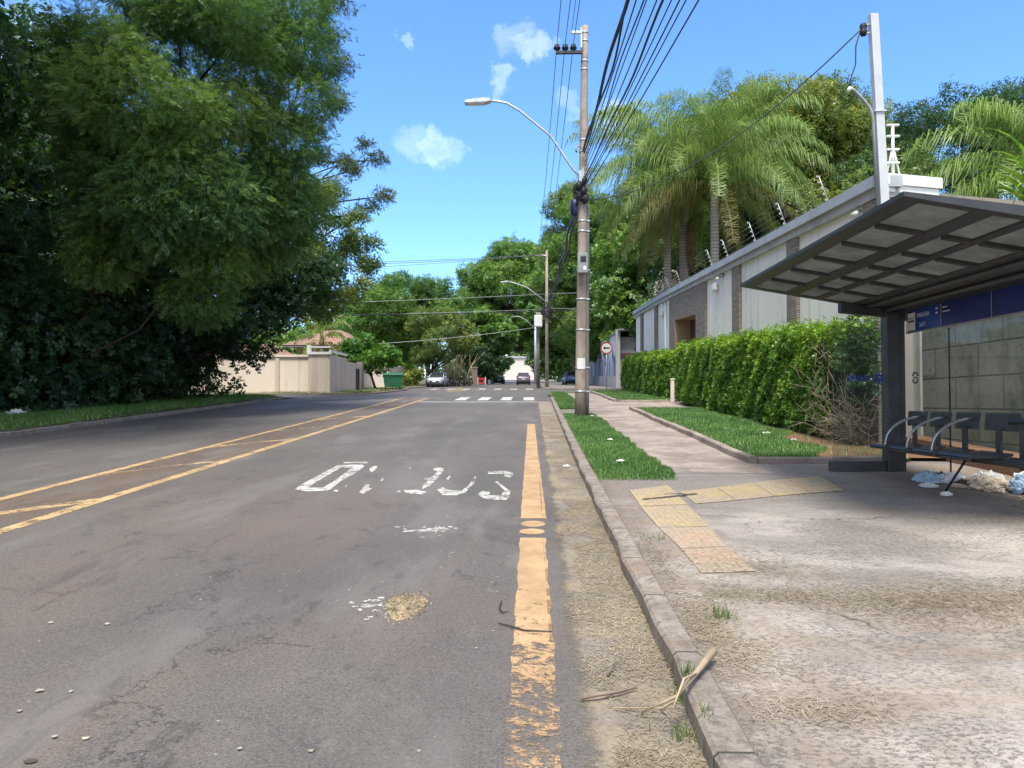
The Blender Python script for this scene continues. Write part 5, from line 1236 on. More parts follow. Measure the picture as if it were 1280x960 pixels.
for i in range(64):
    x0_, y0_ = 5.95+rng.normal(0, .14), 14.0+abs(rng.normal(0, .4))-.15; l = rng.uniform(.5, 1.7); a = rng.uniform(1.9, 4.4); sp_ = rng.uniform(.25, 1.0)
    p0 = Vector((x0_, y0_, p(5.9, 13.9)-.03)); pts = [p0]
    dv = Vector((math.cos(a)*sp_, -abs(math.sin(a))*sp_*.6+rng.normal(0, .2), 1)).normalized()
    for k_ in range(5): pts.append(pts[-1]+dv*l/5); dv = (dv+Vector((rng.normal(0, .3), rng.normal(0, .3), rng.normal(-.12, .22)))).normalized()
    b.tube(pts, [.011, .009, .007, .006, .004, .002], 4)
    for k_ in (2, 3, 4):
        d2 = (dv+Vector((rng.normal(0, .7), rng.normal(0, .7), rng.normal(0, .4)))).normalized(); b.tube([pts[k_], pts[k_]+d2*.16, pts[k_]+d2*.3+Vector((0, 0, -.02))], [.005, .004, .002], 3)
for i in range(70):
    q0 = Vector((5.47+rng.normal(0, .03), 14.25+abs(rng.normal(0, .75)), p(5.5, 15)+rng.uniform(.4, 1.9))); dv = Vector((-.25+rng.normal(0, .2), -.5+rng.normal(0, .5), rng.normal(.15, .5))).normalized(); l = rng.uniform(.2, .55)
    b.tube([q0, q0+dv*l*.5+Vector((0, 0, rng.normal(0, .03))), q0+dv*l], [.006, .005, .003], 4)
b.build('branches', 'twig', db)
foliage('leaves', db, 'leaf_dark', [(np.array((6.0+rng.normal(0, .15), 14.0+rng.normal(0, .15), p(6, 14)+z)), (.32, .3, .3)) for z in (1.0, 1.3, 1.6, 1.9, 2.1, 1.5, 1.8)], 60, 'hedge', .12, off=(5.9, 13.9, p(5.9, 13.9)))

# ---- palms
def frond(parent, base, az, el, L, leaf, mat, droop=1.15, n=44, hang=.75, lw=.0165):
    d = np.array([math.cos(az), math.sin(az)]); V = []; F = []; T_ = []
    ts = np.linspace(0, 1, 14); pts = []; pos = np.array(base, float); ang = el
    for i, t in enumerate(ts):
        pts.append(pos.copy()); ang = el-droop*(t**1.5); pos = pos+np.array([d[0]*math.cos(ang), d[1]*math.cos(ang), math.sin(ang)])*L/13
    pts = np.array(pts); side = np.array([-d[1], d[0], 0])
    for i in range(13):
        w = .035*(1-i/13)+.006; b = len(V); V += [pts[i]-side*w, pts[i]+side*w, pts[i+1]+side*w*.9, pts[i+1]-side*w*.9]; F.append((b, b+1, b+2, b+3)); T_.append(.75)
    for k_ in range(n):
        t = .14+.86*(k_+.5)/n; f = t*13; i = min(int(f), 12); o = pts[i]+(pts[i+1]-pts[i])*(f-i); fw = pts[i+1]-pts[i]; fw /= np.linalg.norm(fw)
        ll = leaf*(.45+.55*math.sin(math.pi*min(1, t*.85+.12)))*rng.uniform(.8, 1.15)
        for s_ in (-1, 1):
            up = rng.uniform(-.45, .95); d1 = side*s_*rng.uniform(.45, 1.1)+fw*rng.uniform(.4, .9)+np.array([0, 0, up]); d1 /= np.linalg.norm(d1)
            d2 = side*s_*rng.uniform(.1, .5)+fw*rng.uniform(.2, .6)+np.array([0, 0, -hang*rng.uniform(.9, 1.9)]); d2 /= np.linalg.norm(d2)
            m_ = o+d1*ll*.42; e = m_+d2*ll*.58; w = lw*rng.uniform(.7, 1.3)
            a = fw*w; b = len(V)
            V += [o-a*.6, o+a*.6, m_+a, m_-a, e+a*.15, e-a*.15]; F += [(b, b+1, b+2, b+3), (b+3, b+2, b+4, b+5)]; tt = np.clip(.5+.22*rng.standard_normal(), 0, 1); T_ += [tt, tt]
    arrmesh('frond', np.array(V), np.array(F), mat, parent, np.array(T_), off=WL[parent.name])
def palm(lab, x, y, top, nf, L, leaf, r, seed, lean=0., old=5, mat='leaf_palm', n=44, lw=.0165):
    bz = g(y)+.1; t = thing('palm_tree', lab, 'palm', (x, y, bz))
    tx = x+lean
    MB().tube([(x+(lean)*(i/8)**1.5, y, bz-.2+(top-bz)*i/8) for i in range(9)], [r*1.25, r*1.05]+[r]*6+[r*.8], 12).build('trunk', 'palm_bark', t)
    MB().tube([(tx, y, top-.3), (tx, y, top+.1), (tx, y, top+.6), (tx, y, top+1.0)], [r*.9, r*1.15, r*.8, r*.3], 10).build('crown_shaft', 'leaf_palm_brown', t)
    for i in range(nf):
        q = i/nf; az = i*2.39996+seed; el = 1.45-1.6*q+rng.normal(0, .09)
        frond(t, (tx+.12*math.cos(az), y+.12*math.sin(az), top+.85-.5*q), az, el, L*rng.uniform(.85, 1.1), leaf, mat, droop=1.3+.7*(1-q)+rng.normal(0, .12), n=n, lw=lw)
    for i in range(old):
        az = i*2.6+seed+1; frond(t, (tx+.15*math.cos(az), y+.15*math.sin(az), top+.2), az, -.35+rng.normal(0, .15), L*.85, leaf*.9, 'leaf_palm_old', droop=.95, n=int(n*.8), hang=1.0, lw=lw)
    return t
M['leaf_palm_brown'] = simple('frond_bases', (.24, .20, .12), .9, .3, 5)
palm('left palm of the three behind the wall, pale ringed trunk in front of the roof', 7.05, 40, 13.0, 36, 5.6, 1.2, .19, .3, old=8, n=105)
pm = palm('middle palm of the three, shortest trunk with a hanging dry flower cluster', 8.0, 40.5, 11.4, 28, 5.0, 1.1, .24, 1.4, old=6, n=95)
b = MB()
for i in range(60):
    a = rng.uniform(0, 6.28); r_ = rng.uniform(.05, .36); b.tube([(8.35+.1*math.cos(a), 40.2+.1*math.sin(a), 11.0), (8.35+r_*math.cos(a), 40.2+r_*math.sin(a), 10.2), (8.35+r_*.9*math.cos(a), 40.2+r_*.9*math.sin(a), 8.7+rng.uniform(-.3, .6))], [.018, .016, .010], 4)
b.build('flower_cluster', 'dead_leaf', pm)
palm('right palm of the three, straight ringed trunk and full crown above the wall', 8.55, 36, 11.6, 40, 5.6, 1.2, .2, 2.2, old=8, n=105)
palm('palm at the right edge of the photo, behind the rough return wall', 12.0, 18.2, 6.3, 24, 3.2, .8, .2, .8, old=3, n=80)
palm('short yellowing palm in the garden in front of the cream two-storey house', -14.9, 54, 5.7, 13, 2.4, .6, .16, .5, old=5, mat='leaf_yellow', n=30, lw=.035)
# strap-leaved plant behind the block wall
t = thing('strap_leaf_plant', 'yellow-green strap-leaved plant showing over the block wall at the right edge', 'plant', (7.6, 11.2, g(11.2)))
V = []; F = []; T_ = []
for i in range(46):
    az = rng.uniform(0, 6.28); L = rng.uniform(.9, 1.5); el = rng.uniform(.4, 1.35); pos = np.array([7.35, 11.2, 4.2+rng.uniform(0, .5)]); d = np.array([math.cos(az), math.sin(az)]); s_ = np.array([-d[1], d[0], 0]); b0 = len(V); nseg = 8
    for k_ in range(nseg+1):
        u = k_/nseg; w = .05*math.sin(math.pi*min(1, .25+.75*u))*(1-u**3)+.004; V += [pos-s_*w, pos+s_*w]; ang = el-1.9*u*u; pos = pos+np.array([d[0]*math.cos(ang), d[1]*math.cos(ang), math.sin(ang)])*L/nseg
    for k_ in range(nseg): F.append((b0+2*k_, b0+2*k_+1, b0+2*k_+3, b0+2*k_+2)); T_.append(rng.uniform(.2, 1))
arrmesh('leaves', np.array(V), np.array(F), 'leaf_hedge', t, np.array(T_), off=WL[t.name])
MB().tube([(7.6, 11.2, g(11)), (7.55, 11.2, 2.5), (7.35, 11.2, 4.6)], [.1, .08, .06], 8).build('stem', 'bark_pale', t)

# ------------------------------------------------------------------ buildings
# roofed house behind the white wall
hb = thing('tiled_house', 'house with pale tiled roof peeping over the white wall by the palms', 'house', (9.5, 46, g(46)))
MB().box(8.3, 14.5, 44, 52, g(44), 8.0).build('wall', 'house_wall', hb)
b = MB().add([(7.75, 43.6, 8.15), (14.9, 43.6, 8.15), (13.5, 47.8, 10.0), (8.1, 47.8, 10.0), (7.75, 52.4, 8.15), (14.9, 52.4, 8.15)], [(0,1,2,3), (3,2,5,4), (0,3,4), (1,5,2)]); b.build('roof', 'roof_pale', hb)
MB().box(7.72, 14.93, 43.55, 43.6, 7.95, 8.2).box(7.7, 7.75, 43.56, 52.4, 7.95, 8.2).build('fascia', 'fascia', hb)
# mural wall and its house beyond the side street
mw = thing('mural_wall', 'white wall with blue graffiti facing the road beyond the side street', 'wall', (6.8, 75, g(75)))
b = MB()
for i in range(17):
    y0, y1 = 62.2+i*2, 64.2+i*2; b.add([(6.8, y0, g(y0)-.3), (7.05, y0, g(y0)-.3), (7.05, y0, g(y0)+4.45), (6.8, y0, g(y0)+4.45), (6.8, y1, g(y1)-.3), (7.05, y1, g(y1)-.3), (7.05, y1, g(y1)+4.45), (6.8, y1, g(y1)+4.45)], [(0,1,2,3),(7,6,5,4),(0,4,5,1),(1,5,6,2),(2,6,7,3),(3,7,4,0)])
b.build('wall_panel', 'graffiti_wall', mw)
b = MB(); slope_box(b, 6.76, 6.797, 62.2, 96, -.3, .95); b.build('plinth', 'grey_wall', mw)
b = MB(); slope_box(b, 6.7, 7.15, 62.1, 96.2, 4.34, 4.47, 2.); b.build('coping', 'fascia', mw)
cols = [simple('mural_blue', (.08, .14, .34), .7, .3, 3), simple('mural_navy', (.03, .05, .13), .7, .3, 3), simple('mural_sky', (.36, .45, .62), .7, .2, 3), simple('mural_mauve', (.32, .24, .32), .7, .3, 3)]
for ci, (m_, cnt) in enumerate(zip(cols, (16, 12, 14, 8))):
    b = MB()
    for i in range(cnt):
        y = rng.uniform(62.8, 94); hh = rng.uniform(1.2, 2.6); w = rng.uniform(.25, .7); z0 = g(y)+KH+.95
        n_ = 9; pts = [(y-w, z0)]+[(y-w*math.cos(t_)*(1+.2*math.sin(3*t_)), z0+hh*(.55+.45*math.sin(t_))) for t_ in np.linspace(0, math.pi, n_)]+[(y+w, z0), (y+w*.45, z0), (y+w*.4, z0+hh*.5), (y, z0+hh*.72), (y-w*.45, z0+hh*.45), (y-w*.5, z0)]
        x_ = 6.797-.004*(ci+1)-.0003*i
        b.add([(x_, a, c) for a, c in pts], [tuple(range(len(pts)))])
    b.build('painted_shapes', m_, mw, recalc=False)
MB().box(6.74, 7.1, 61.85, 62.18, g(62)-.2, g(62)+KH+4.7, .01).build('corner_post', 'grey_wall', mw)
mh = thing('grey_house', 'low grey house front with sloping roof beyond the side street, left of the white wall', 'house', (9.5, 63, g(63)))
MB().box(7.11, 16, 62.4, 70, g(62)-.2, g(62)+4.25).build('wall', 'grey_wall', mh)
MB().add([(6.9, 61.5, 7.35), (16.5, 61.5, 7.75), (16.5, 70, 7.8), (6.9, 70, 7.4), (6.9, 61.5, 7.5), (16.5, 61.5, 7.9), (16.5, 70, 7.95), (6.9, 70, 7.55)], [(0,1,2,3),(7,6,5,4),(0,4,5,1),(1,5,6,2),(2,6,7,3),(3,7,4,0)]).build('roof', 'fascia', mh)
w_ = MB().box(7.7, 8.35, 62.34, 62.398, 4.15, 5.1).build('window', 'window_glass', mh); MB().box(7.62, 8.43, 62.33, 62.345, 5.1, 5.2).box(7.62, 7.7, 62.33, 62.345, 4.1, 5.1).box(8.35, 8.43, 62.33, 62.345, 4.1, 5.1).build('frame', 'red', w_)
MB().box(7.15, 9.2, 62.2, 62.39, 5.35, 5.6).build('lintel', simple('dark_maroon', (.10, .045, .045), .7), mh)
MB().box(8.55, 8.75, 62.2, 62.39, 3.2, 5.6).build('red_post', 'red', mh)
MB().box(7.5, 9.3, 61.0, 61.1, g(61)+.1, g(61)+.75).build('low_wall', 'grey_wall', mh)
# beige corner wall and cream house on the left
bwall = thing('beige_wall', 'long beige rendered garden wall facing us beyond the wood', 'wall', (-16, 45.6, g(45)))
zb0 = g(45.5)
b = MB().box(-60, -13.25, 45.5, 45.75, zb0-.3, zb0+2.22); b.build('wall_panel', 'beige_wall', bwall)
b = MB()
for x in (-23.2, -19.4, -15.2): b.box(x-.12, x+.12, 45.42, 45.497, zb0-.2, zb0+2.15)
b.build('wall_rib', 'beige_stained', bwall)
MB().box(-60, -13.25, 45.4, 45.85, zb0+2.223, zb0+2.36).build('coping', 'beige_wall', bwall)
cp = thing('corner_pier', 'streaked beige corner block with white balustrade on top', 'wall', (-12.7, 46, g(46)))
MB().box(-13.24, -11.95, 45.1, 49.2, zb0-.3, zb0+2.35).build('block', 'beige_stained', cp)
MB().box(-13.3, -11.88, 45.0, 45.35, zb0+2.353, zb0+2.5).box(-13.3, -13.1, 45.02, 45.3, zb0+2.503, zb0+2.9).box(-11.98, -11.88, 45.02, 49.2, zb0+2.503, zb0+2.62).build('cap', 'white', cp)
MB().box(-13.1, -11.9, 45.1, 45.16, zb0+2.75, zb0+2.83).build('balustrade_rail', 'white', cp)
pwl = thing('gate_wall', 'short wall with narrow dark iron gate right of the streaked corner block', 'wall', (-12.2, 51, g(51)))
MB().box(-12.3, -12.05, 49.21, 53.8, g(51)-.3, g(51)+2.0).build('wall_panel', 'beige_stained', pwl)
MB().box(-12.04, -12.0, 52.2, 53.2, g(52), g(52)+1.6).build('gate', 'dark_steel', pwl)
MB().box(-12.4, -11.95, 53.81, 54.3, g(53)-.3, g(53)+2.1).build('pillar', 'stone', pwl)
pk = thing('pink_wall', 'pale pink garden wall behind the small bright tree', 'wall', (-13.6, 66, g(66)))
b = MB(); 
for y in np.arange(57.5, 80, 2.5): b.box(-13.6, -13.35, y, y+2.49, g(y)-.3, g(y)+2.1)
b.build('wall_panel', 'pink_wall', pk)
lb = thing('pink_side_wall', 'white wall facing the road beyond the gate, left of the green container', 'wall', (-14, 62, g(62)))
MB().box(-17.2, -11.9, 63.2, 63.4, g(63)-.3, g(63)+1.9).build('wall_panel', 'pink_wall', lb)
hs = thing('cream_house', 'cream two-storey house with terracotta hip roof behind the beige wall', 'house', (-18, 62, g(62)))
MB().box(-19.2, -15.0, 62, 70, g(60), 6.19).build('wall', 'house_wall', hs)
MB().add([(-20, 60.8, 6.2), (-13.6, 60.8, 6.2), (-13.6, 71, 6.2), (-20, 71, 6.2), (-17.4, 64.5, 7.7), (-16.2, 64.5, 7.7), (-16.2, 67, 7.7), (-17.4, 67, 7.7)], [(0,1,5,4), (1,2,6,5), (2,3,7,6), (3,0,4,7), (4,5,6,7)]).build('roof', 'roof_tile', hs)
MB().box(-19.95, -13.65, 60.85, 61.0, 6.02, 6.19).box(-13.8, -13.65, 61.0, 70.9, 6.02, 6.19).build('eave', 'fascia', hs)
w_ = MB().box(-16.9, -16.0, 61.93, 61.998, 4.7, 5.7).build('window', 'window_glass', hs); MB().box(-17, -15.9, 61.9, 61.95, 4.6, 4.69).build('sill', 'white', w_)
lh_ = thing('red_roof_house', 'lower house with orange tiled roof left of the cream house', 'house', (-22, 58, g(58)))
MB().box(-26, -18.2, 55, 58.7, g(55), 4.84).build('wall', 'house_wall', lh_)
MB().add([(-26.6, 54.2, 4.85), (-17.6, 54.2, 4.85), (-17.6, 59.6, 4.85), (-26.6, 59.6, 4.85), (-24.6, 56.9, 5.95), (-19.4, 56.9, 5.95)], [(0,1,5,4), (1,2,5), (2,3,4,5), (3,0,4)]).build('roof', 'roof_tile', lh_)
MB().box(-18.15, -17.85, 54.6, 54.9, g(54), 4.84).build('porch_post', 'white', lh_)
fw_ = thing('white_building', 'distant white building closing the view at the end of the road', 'building', (-3, 230, g(230)))
MB().box(-12, 2, 230, 240, g(230)-1, g(230)+6.49).build('wall', 'pink_wall', fw_)
MB().box(-12.3, 2.3, 229.6, 240.4, g(230)+6.5, g(230)+7.0).build('roof', 'coping', fw_)
gp2 = thing('gate_posts', 'pinkish gate pillar under the trees far up the left side', 'pillar', (-6.9, 92, g(92)))
MB().box(-.35, .35, -.35, .35, 0, 2.0).box(-.42, .42, -.42, .42, 2.0, 2.15).build('pillar', 'stone_front', gp2, True)

# ------------------------------------------------------------------ street furniture and vehicles
rs = thing('road_sign', 'round white sign with red ring and black left arrow on a thin grey post', 'road sign', (4.55, 47.0, p(4.55, 46)-.02))
MB().tube([(0, 0, -.1), (0, 0, 3.0)], .03, 8).build('post', 'galv', rs, True)
b = MB(); n = 28
b.prism([(.37*math.cos(t), 2.72+.37*math.sin(t)) for t in np.linspace(0, 6.2832, n, endpoint=False)], -.045, -.035, 'y'); dk = b.build('disc', 'white', rs, True)
b = MB(); ring = [(math.cos(t), math.sin(t)) for t in np.linspace(0, 6.2832, n, endpoint=False)]
b.add([(.37*a, -.05, 2.72+.37*c) for a, c in ring]+[(.295*a, -.05, 2.72+.295*c) for a, c in ring], [(i, (i+1) % n, n+(i+1) % n, n+i) for i in range(n)]); b.build('ring', 'red', dk, True, False)
MB().add([(-.22, -.05, 2.72), (-.09, -.05, 2.84), (-.09, -.05, 2.765), (.2, -.05, 2.765), (.2, -.05, 2.675), (-.09, -.05, 2.675), (-.09, -.05, 2.60)], [tuple(range(7))]).build('arrow', 'ink_black', dk, True, False)
gc = thing('waste_container', 'green wheeled waste container on the dirt verge', 'container', (-10.1, 55.5, g(55.5)+.1), rz=R(12))
MB().add([(-.58, -.38, .2), (.58, -.38, .2), (.58, .38, .2), (-.58, .38, .2), (-.7, -.5, 1.05), (.7, -.5, 1.05), (.7, .5, 1.05), (-.7, .5, 1.05)], [(0,3,2,1),(0,1,5,4),(1,2,6,5),(2,3,7,6),(3,0,4,7),(4,5,6,7)]).build('bin_body', 'green_bin', gc, True)
MB().prism([(-.55, 1.051), (.55, 1.051), (.52, 1.13), (.3, 1.2), (-.3, 1.2), (-.52, 1.13)], -.72, .72, 'x').build('lid', 'green_bin', gc, True)
for x in (-.5, .5):
    for y in (-.3, .3): MB().tube([(x-.04, y, .1), (x+.04, y, .1)], .1, 10).build('wheel', 'tyre', gc, True)
MB().box(-.75, -.7, -.3, .3, .9, .98).box(.7, .75, -.3, .3, .9, .98).build('handle', 'green_bin', gc, True)
bp = thing('traffic_barrier', 'small red and white barrier on the left roadside far off', 'barrier', (-6.3, 96, g(96)+.02))
MB().box(-.5, .5, -.05, .05, .55, .85).box(-.5, .5, -.05, .05, .15, .35).build('board', 'red', bp, True); MB().box(-.52, -.44, -.07, .07, 0, .95).box(.44, .52, -.07, .07, 0, .95).build('leg', 'white', bp, True)
wr = thing('green_bush', 'small dark round bush on the verge under the far left trees', 'bush', G(-7.6, 86)); foliage('leaves', wr, 'leaf_dark', [(np.array((-7.6, 86, g(86)+.5)), (.8, .7, .6)), (np.array((-7.0, 86, g(86)+.4)), (.5, .5, .45))], 16, 'broad', .25, off=G(-7.6, 86))

def car(lab, loc, rz, paintm, hatch=True):
    """small car, nose towards -y"""
    t = thing('parked_car' if hatch else 'car', lab, 'car', loc, rz=rz)
    L, W, H = 3.95, 1.68, 1.48
    # side profile stations along y: lower body then cabin, skinned across
    low = [(-1.97, .42, .62, .66), (-1.90, .30, .74, .74), (-1.55, .22, .86, .80), (-.85, .2, .95, .83), (0, .2, .97, .84), (.9, .2, .98, .84), (1.6, .24, .98, .82), (1.9, .34, .94, .77), (1.97, .45, .85, .70)]
    b = MB(); rows = []
    for y, z0, z1, w in low:
        rows.append([(-w*.93, y, z0), (-w, y, (z0+z1)*.5), (-w*.95, y, z1-.05), (-w*.84, y, z1), (w*.84, y, z1), (w*.95, y, z1-.05), (w, y, (z0+z1)*.5), (w*.93, y, z0)])
    k_ = 8; vs = [v for r_ in rows for v in r_]; fs = [(i*k_+j, i*k_+(j+1) % k_, (i+1)*k_+(j+1) % k_, (i+1)*k_+j) for i in range(len(rows)-1) for j in range(k_)]+[tuple(range(k_)), tuple(range((len(rows)-1)*k_, len(rows)*k_))]
    b.add(vs, fs, True)
    cab = [(-.95, .94, .76), (-.25, 1.42, .60), (.25, 1.48, .58), (1.2, 1.44, .58), (1.78, .97, .72)]
    rf = [(-.22, 1.435, .585), (.25, 1.49, .57), (1.2, 1.45, .57), (1.26, 1.42, .575)]
    vs = []; 
    for y, z, w in rf: vs += [(-w, y, z-.03), (-w*.9, y, z+.01), (w*.9, y, z+.01), (w, y, z-.03)]
    b.add(vs, [(i*4+j, i*4+j+1, (i+1)*4+j+1, (i+1)*4+j) for i in range(3) for j in range(3)], True)
    for s_ in (-1, 1):  # pillars
        for (a, c) in (((-.95, .93, .765), (-.2, 1.43, .585)), ((.45, .96, .80), (.45, 1.47, .58)), ((1.72, .96, .735), (1.22, 1.44, .575))):
            b.tube([(s_*a[2], a[0], a[1]), (s_*c[2], c[0], c[1])], .035, 5)
    body = b.build('body', paintm, t, True)
    ws = MB().add([(-.72, -.93, .95), (.72, -.93, .95), (.56, -.24, 1.41), (-.56, -.24, 1.41)], [(0,1,2,3)]).build('windscreen', 'window_glass', t, True)
    MB().add([(-.69, 1.72, .98), (.69, 1.72, .98), (.55, 1.25, 1.41), (-.55, 1.25, 1.41)], [(3,2,1,0)]).build('rear_window', 'window_glass', t, True)
    for s_ in (-1, 1):
        MB().add([(s_*.775, -.88, .95), (s_*.785, 1.66, .97), (s_*.58, 1.2, 1.42), (s_*.59, -.2, 1.42)], [(0,1,2,3)]).build('side_window', 'window_glass', t, True)
        MB().box(s_*.66-.14, s_*.66+.14, -1.955, -1.86, .62, .76, .03).build('headlight', 'lamp_glass', t, True)
        MB().box(s_*.70-.09, s_*.70+.09, 1.90, 1.965, .70, .96, .02).build('tail_light', 'tail', t, True)
        MB().box(s_*.93-.07, s_*.93+.07, -.72, -.62, .93, 1.04, .02).build('mirror', paintm, t, True)
        for y in (-1.22, 1.22):
            w_ = MB().tube([(s_*.66, y, .29), (s_*.845, y, .29)], .29, 18).build('wheel', 'tyre', t, True); MB().tube([(s_*.80, y, .29), (s_*.852, y, .29)], .18, 14).build('rim', 'rim', w_, True)
    MB().box(-.45, .45, -1.985, -1.955, .40, .56, .01).build('grille', 'black', t, True)
    MB().box(-.2, .2, -1.995, -1.986, .44, .54).build('number_plate', 'paper', t, True); MB().box(-.2, .2, 1.972, 1.985, .60, .70).build('number_plate', 'paper', t, True)
    MB().box(-.78, .78, -1.94, 1.94, .14, .24).build('underbody', 'black', t, True)
    return t
car('silver hatchback facing us, parked under the trees on the left roadside', (-9.45, 77, g(77)+.0), R(-4), 'car_silver')
car('dark mauve car driving away up the right lane', (-1.05, 95, g(95)), R(180), 'car_mauve', False)
car('blue-grey car parked by the mural wall right of the far poles', (4.3, 84, p(4, 84)), R(185), 'car_blue')
car('dark blue car parked at the far left under the low street tree', (-4.8, 108, g(108)), R(8), 'car_dark')

# ------------------------------------------------------------------ small things on the ground
def crumple(name, lab, cat, x, y, r, mat, flat=.5, seed=0, group=None, amp=.35, zf=None, ell=1.):
    import bmesh
    B = bmesh.new(); bmesh.ops.create_icosphere(B, subdivisions=5, radius=1.)
    g_ = np.random.default_rng(seed); K = g_.standard_normal((7, 3))*2.4; ph = g_.uniform(0, 6, 7)
    for v in B.verts:
        c = np.array(v.co); s_ = sum(abs(math.sin(K[i] @ c+ph[i])) for i in range(7))/7-.6
        s2_ = sum(abs(math.sin(2.7*K[i] @ c[::-1]+ph[i])) for i in range(7))/7-.6; s3_ = sum(abs(math.sin(6*K[i] @ c+2*ph[i])) for i in range(7))/7-.6
        c = c*(1+amp*(2.4*s_+1.3*s2_+.7*s3_)); c[2] *= flat*(1+.8*s2_); c[0] *= ell
        if c[2] < -.25*flat: c[2] = -.25*flat
        v.co = c*r
    me = bpy.data.meshes.new(name); B.to_mesh(me); B.free(); me.materials.append(M[mat] if isinstance(mat, str) else mat)
    o = bpy.data.objects.new(name, me); COL.objects.link(o)
    o.location = (x, y, (zf(x, y) if zf else p(x, y))+.24*flat*r); o.rotation_euler = (0, 0, g_.uniform(0, 6)); tag(o, lab, cat, group); return o
M['bag_white'] = simple('white_bag', (.70, .72, .76), .35, .1, 6); M['bag_blue'] = simple('pale_blue_bag', (.42, .58, .75), .35, .15, 6)
M['rag_navy'] = simple('navy_cloth', (.02, .03, .10), .8, .3, 6); M['paper_cream'] = simple('cream_paper', (.62, .53, .42), .9, .25, 9); M['rag_brown'] = simple('brown_rag', (.12, .07, .06), .9, .3, 6)
rub = [('plastic_bag', 'pale blue and white torn bag at the left end of the rubbish under the bench', 5.05, 9.95, .17, 'bag_blue', .6), ('plastic_bag', 'white crumpled bag just right of the torn blue bag under the bench', 5.3, 9.9, .17, 'bag_white', .55), ('cloth', 'dark brown rag under the left part of the rubbish heap', 5.32, 9.62, .15, 'rag_brown', .4),
       ('cloth', 'navy striped cloth on top of the left part of the rubbish heap', 5.22, 9.98, .11, 'rag_navy', .9), ('paper_heap', 'cream heap of shredded paper in the middle of the rubbish', 5.5, 9.45, .22, 'paper_cream', .5), ('paper_heap', 'whiter heap of crumpled paper behind the shredded paper', 5.65, 9.7, .2, 'paper', .6), ('paper_heap', 'small pale paper heap before the shredded paper', 5.42, 9.2, .12, 'paper_cream', .45),
       ('plastic_bag', 'big pale blue shining bag at the right end of the rubbish', 5.78, 9.05, .24, 'bag_blue', .75), ('cloth', 'dark navy cloth under the big pale blue bag', 5.72, 8.8, .17, 'rag_navy', .45), ('paper_heap', 'cream cardboard scraps in front of the navy cloth', 5.55, 8.55, .2, 'paper_cream', .3), ('plastic_bag', 'small white bag lying apart left of the rubbish heap', 4.85, 9.55, .10, 'bag_white', .4), ('plastic_bag', 'thin white bag film between the torn blue bag and the shredded paper', 5.42, 10.05, .15, 'bag_white', .4), ('paper_heap', 'flat beige cardboard piece in front of the white crumpled bag', 5.22, 9.55, .13, 'paper_cream', .25), ('plastic_bag', 'white bag bulging behind the big pale blue bag', 5.95, 9.35, .22, 'bag_white', .7), ('cloth', 'grey blue rag at the far right end of the rubbish', 5.95, 8.75, .2, 'rag_navy', .5), ('paper_ball', 'small white paper ball on the pavement before the bench', 4.72, 8.9, .065, 'paper', .5)]
for i, (nm_, lab, x, y, r_, m_, fl) in enumerate(rub): r_ *= .88; crumple(nm_, lab, {'plastic_bag': 'plastic bag', 'cloth': 'cloth', 'paper_heap': 'paper', 'paper_ball': 'paper'}[nm_], x, y, r_, m_, fl, 50+i, 'rubbish under the bench')
scr = [(762-.0, 553, 'white scrap on the near grass strip, left of its middle'), (775, 580, 'white scrap low on the near grass strip'), (708, 574, 'white scrap in the gutter beside the grass strip'), (905, 538, 'white scrap on the lawn by the long hedge'), (955, 545, 'crumpled white paper on the bare soil under the hedge'), (988, 553, 'pale scrap on the bare soil near the dry branches'), (965, 576, 'white paper ball against the front edging of the lawn'), (740, 522, 'white scrap on the grass right behind the near pole'), (716, 508, 'yellowish scrap on the far grass strip')]
for i, (a, b_, lab) in enumerate(scr):
    Y = (1.6-KH)*960/(b_-457.); X = (a-665)/960*Y; crumple('paper_scrap', lab, 'litter', X, Y, .05 if i != 4 else .09, 'paper', .35, 80+i, 'scraps of litter', zf=(lambda x, y: g(y)+.01) if i == 2 else (lambda x, y: p(x, y)+.05))
for i, (a, b_, lab) in enumerate([(10, 519, 'pale rag lying at the foot of the wood at the left edge'), (46, 517, 'small white scrap at the foot of the wood')]):
    Y = (1.6-KH)*960/(b_-457.); X = (a-665)/960*Y; crumple('rag', lab, 'litter', X, Y, .22 if i == 0 else .09, 'paper', .5, 95+i, zf=lambda x, y: g(y)+.12, ell=1.6 if i == 0 else 1)
# gravel heap on the road
q = px2road(507, 757); n = 2600
P_ = np.column_stack([q[0]+.06*rng.standard_normal(n), q[1]+.12*rng.standard_normal(n), np.zeros(n)])
hgt = .035*np.exp(-((P_[:, 0]-q[0])/.09)**2-((P_[:, 1]-q[1])/.18)**2); P_[:, 2] = gz(P_[:, 1])+.004+hgt*rng.random(n)
X, F, tt = inst('broad', P_, frames(rng.standard_normal((n, 3))), .012*rng.uniform(.6, 1.6, n), rng.random(n))
gh = arrmesh('gravel_heap', X, F, 'straw', None, tt); tag(gh, 'small heap of sandy gravel lying on the asphalt', 'gravel heap')
mb = MB(); r_ = 12; vs = [(q[0], q[1], g(q[1])+.035)]
for k_ in (1, 2, 3):
    for i in range(16):
        t_ = i*math.pi/8; d = k_/3*(1+.15*math.sin(3*t_)); vs.append((q[0]+.13*d*math.cos(t_), q[1]+.26*d*math.sin(t_), g(q[1]+.26*d*math.sin(t_))+(.028, .012, .002)[k_-1]))
mb.add(vs, [(0, 1+i, 1+(i+1) % 16) for i in range(16)]+[(1+16*k_+i, 17+16*k_+i, 17+16*k_+(i+1) % 16, 1+16*k_+(i+1) % 16) for k_ in (0, 1) for i in range(16)]); o = mb.build('mound', 'soil_sand' if 'soil_sand' in M else simple('sand', (.36, .28, .17), .95, .35, 40, bump=.8, bscale=60), gh)
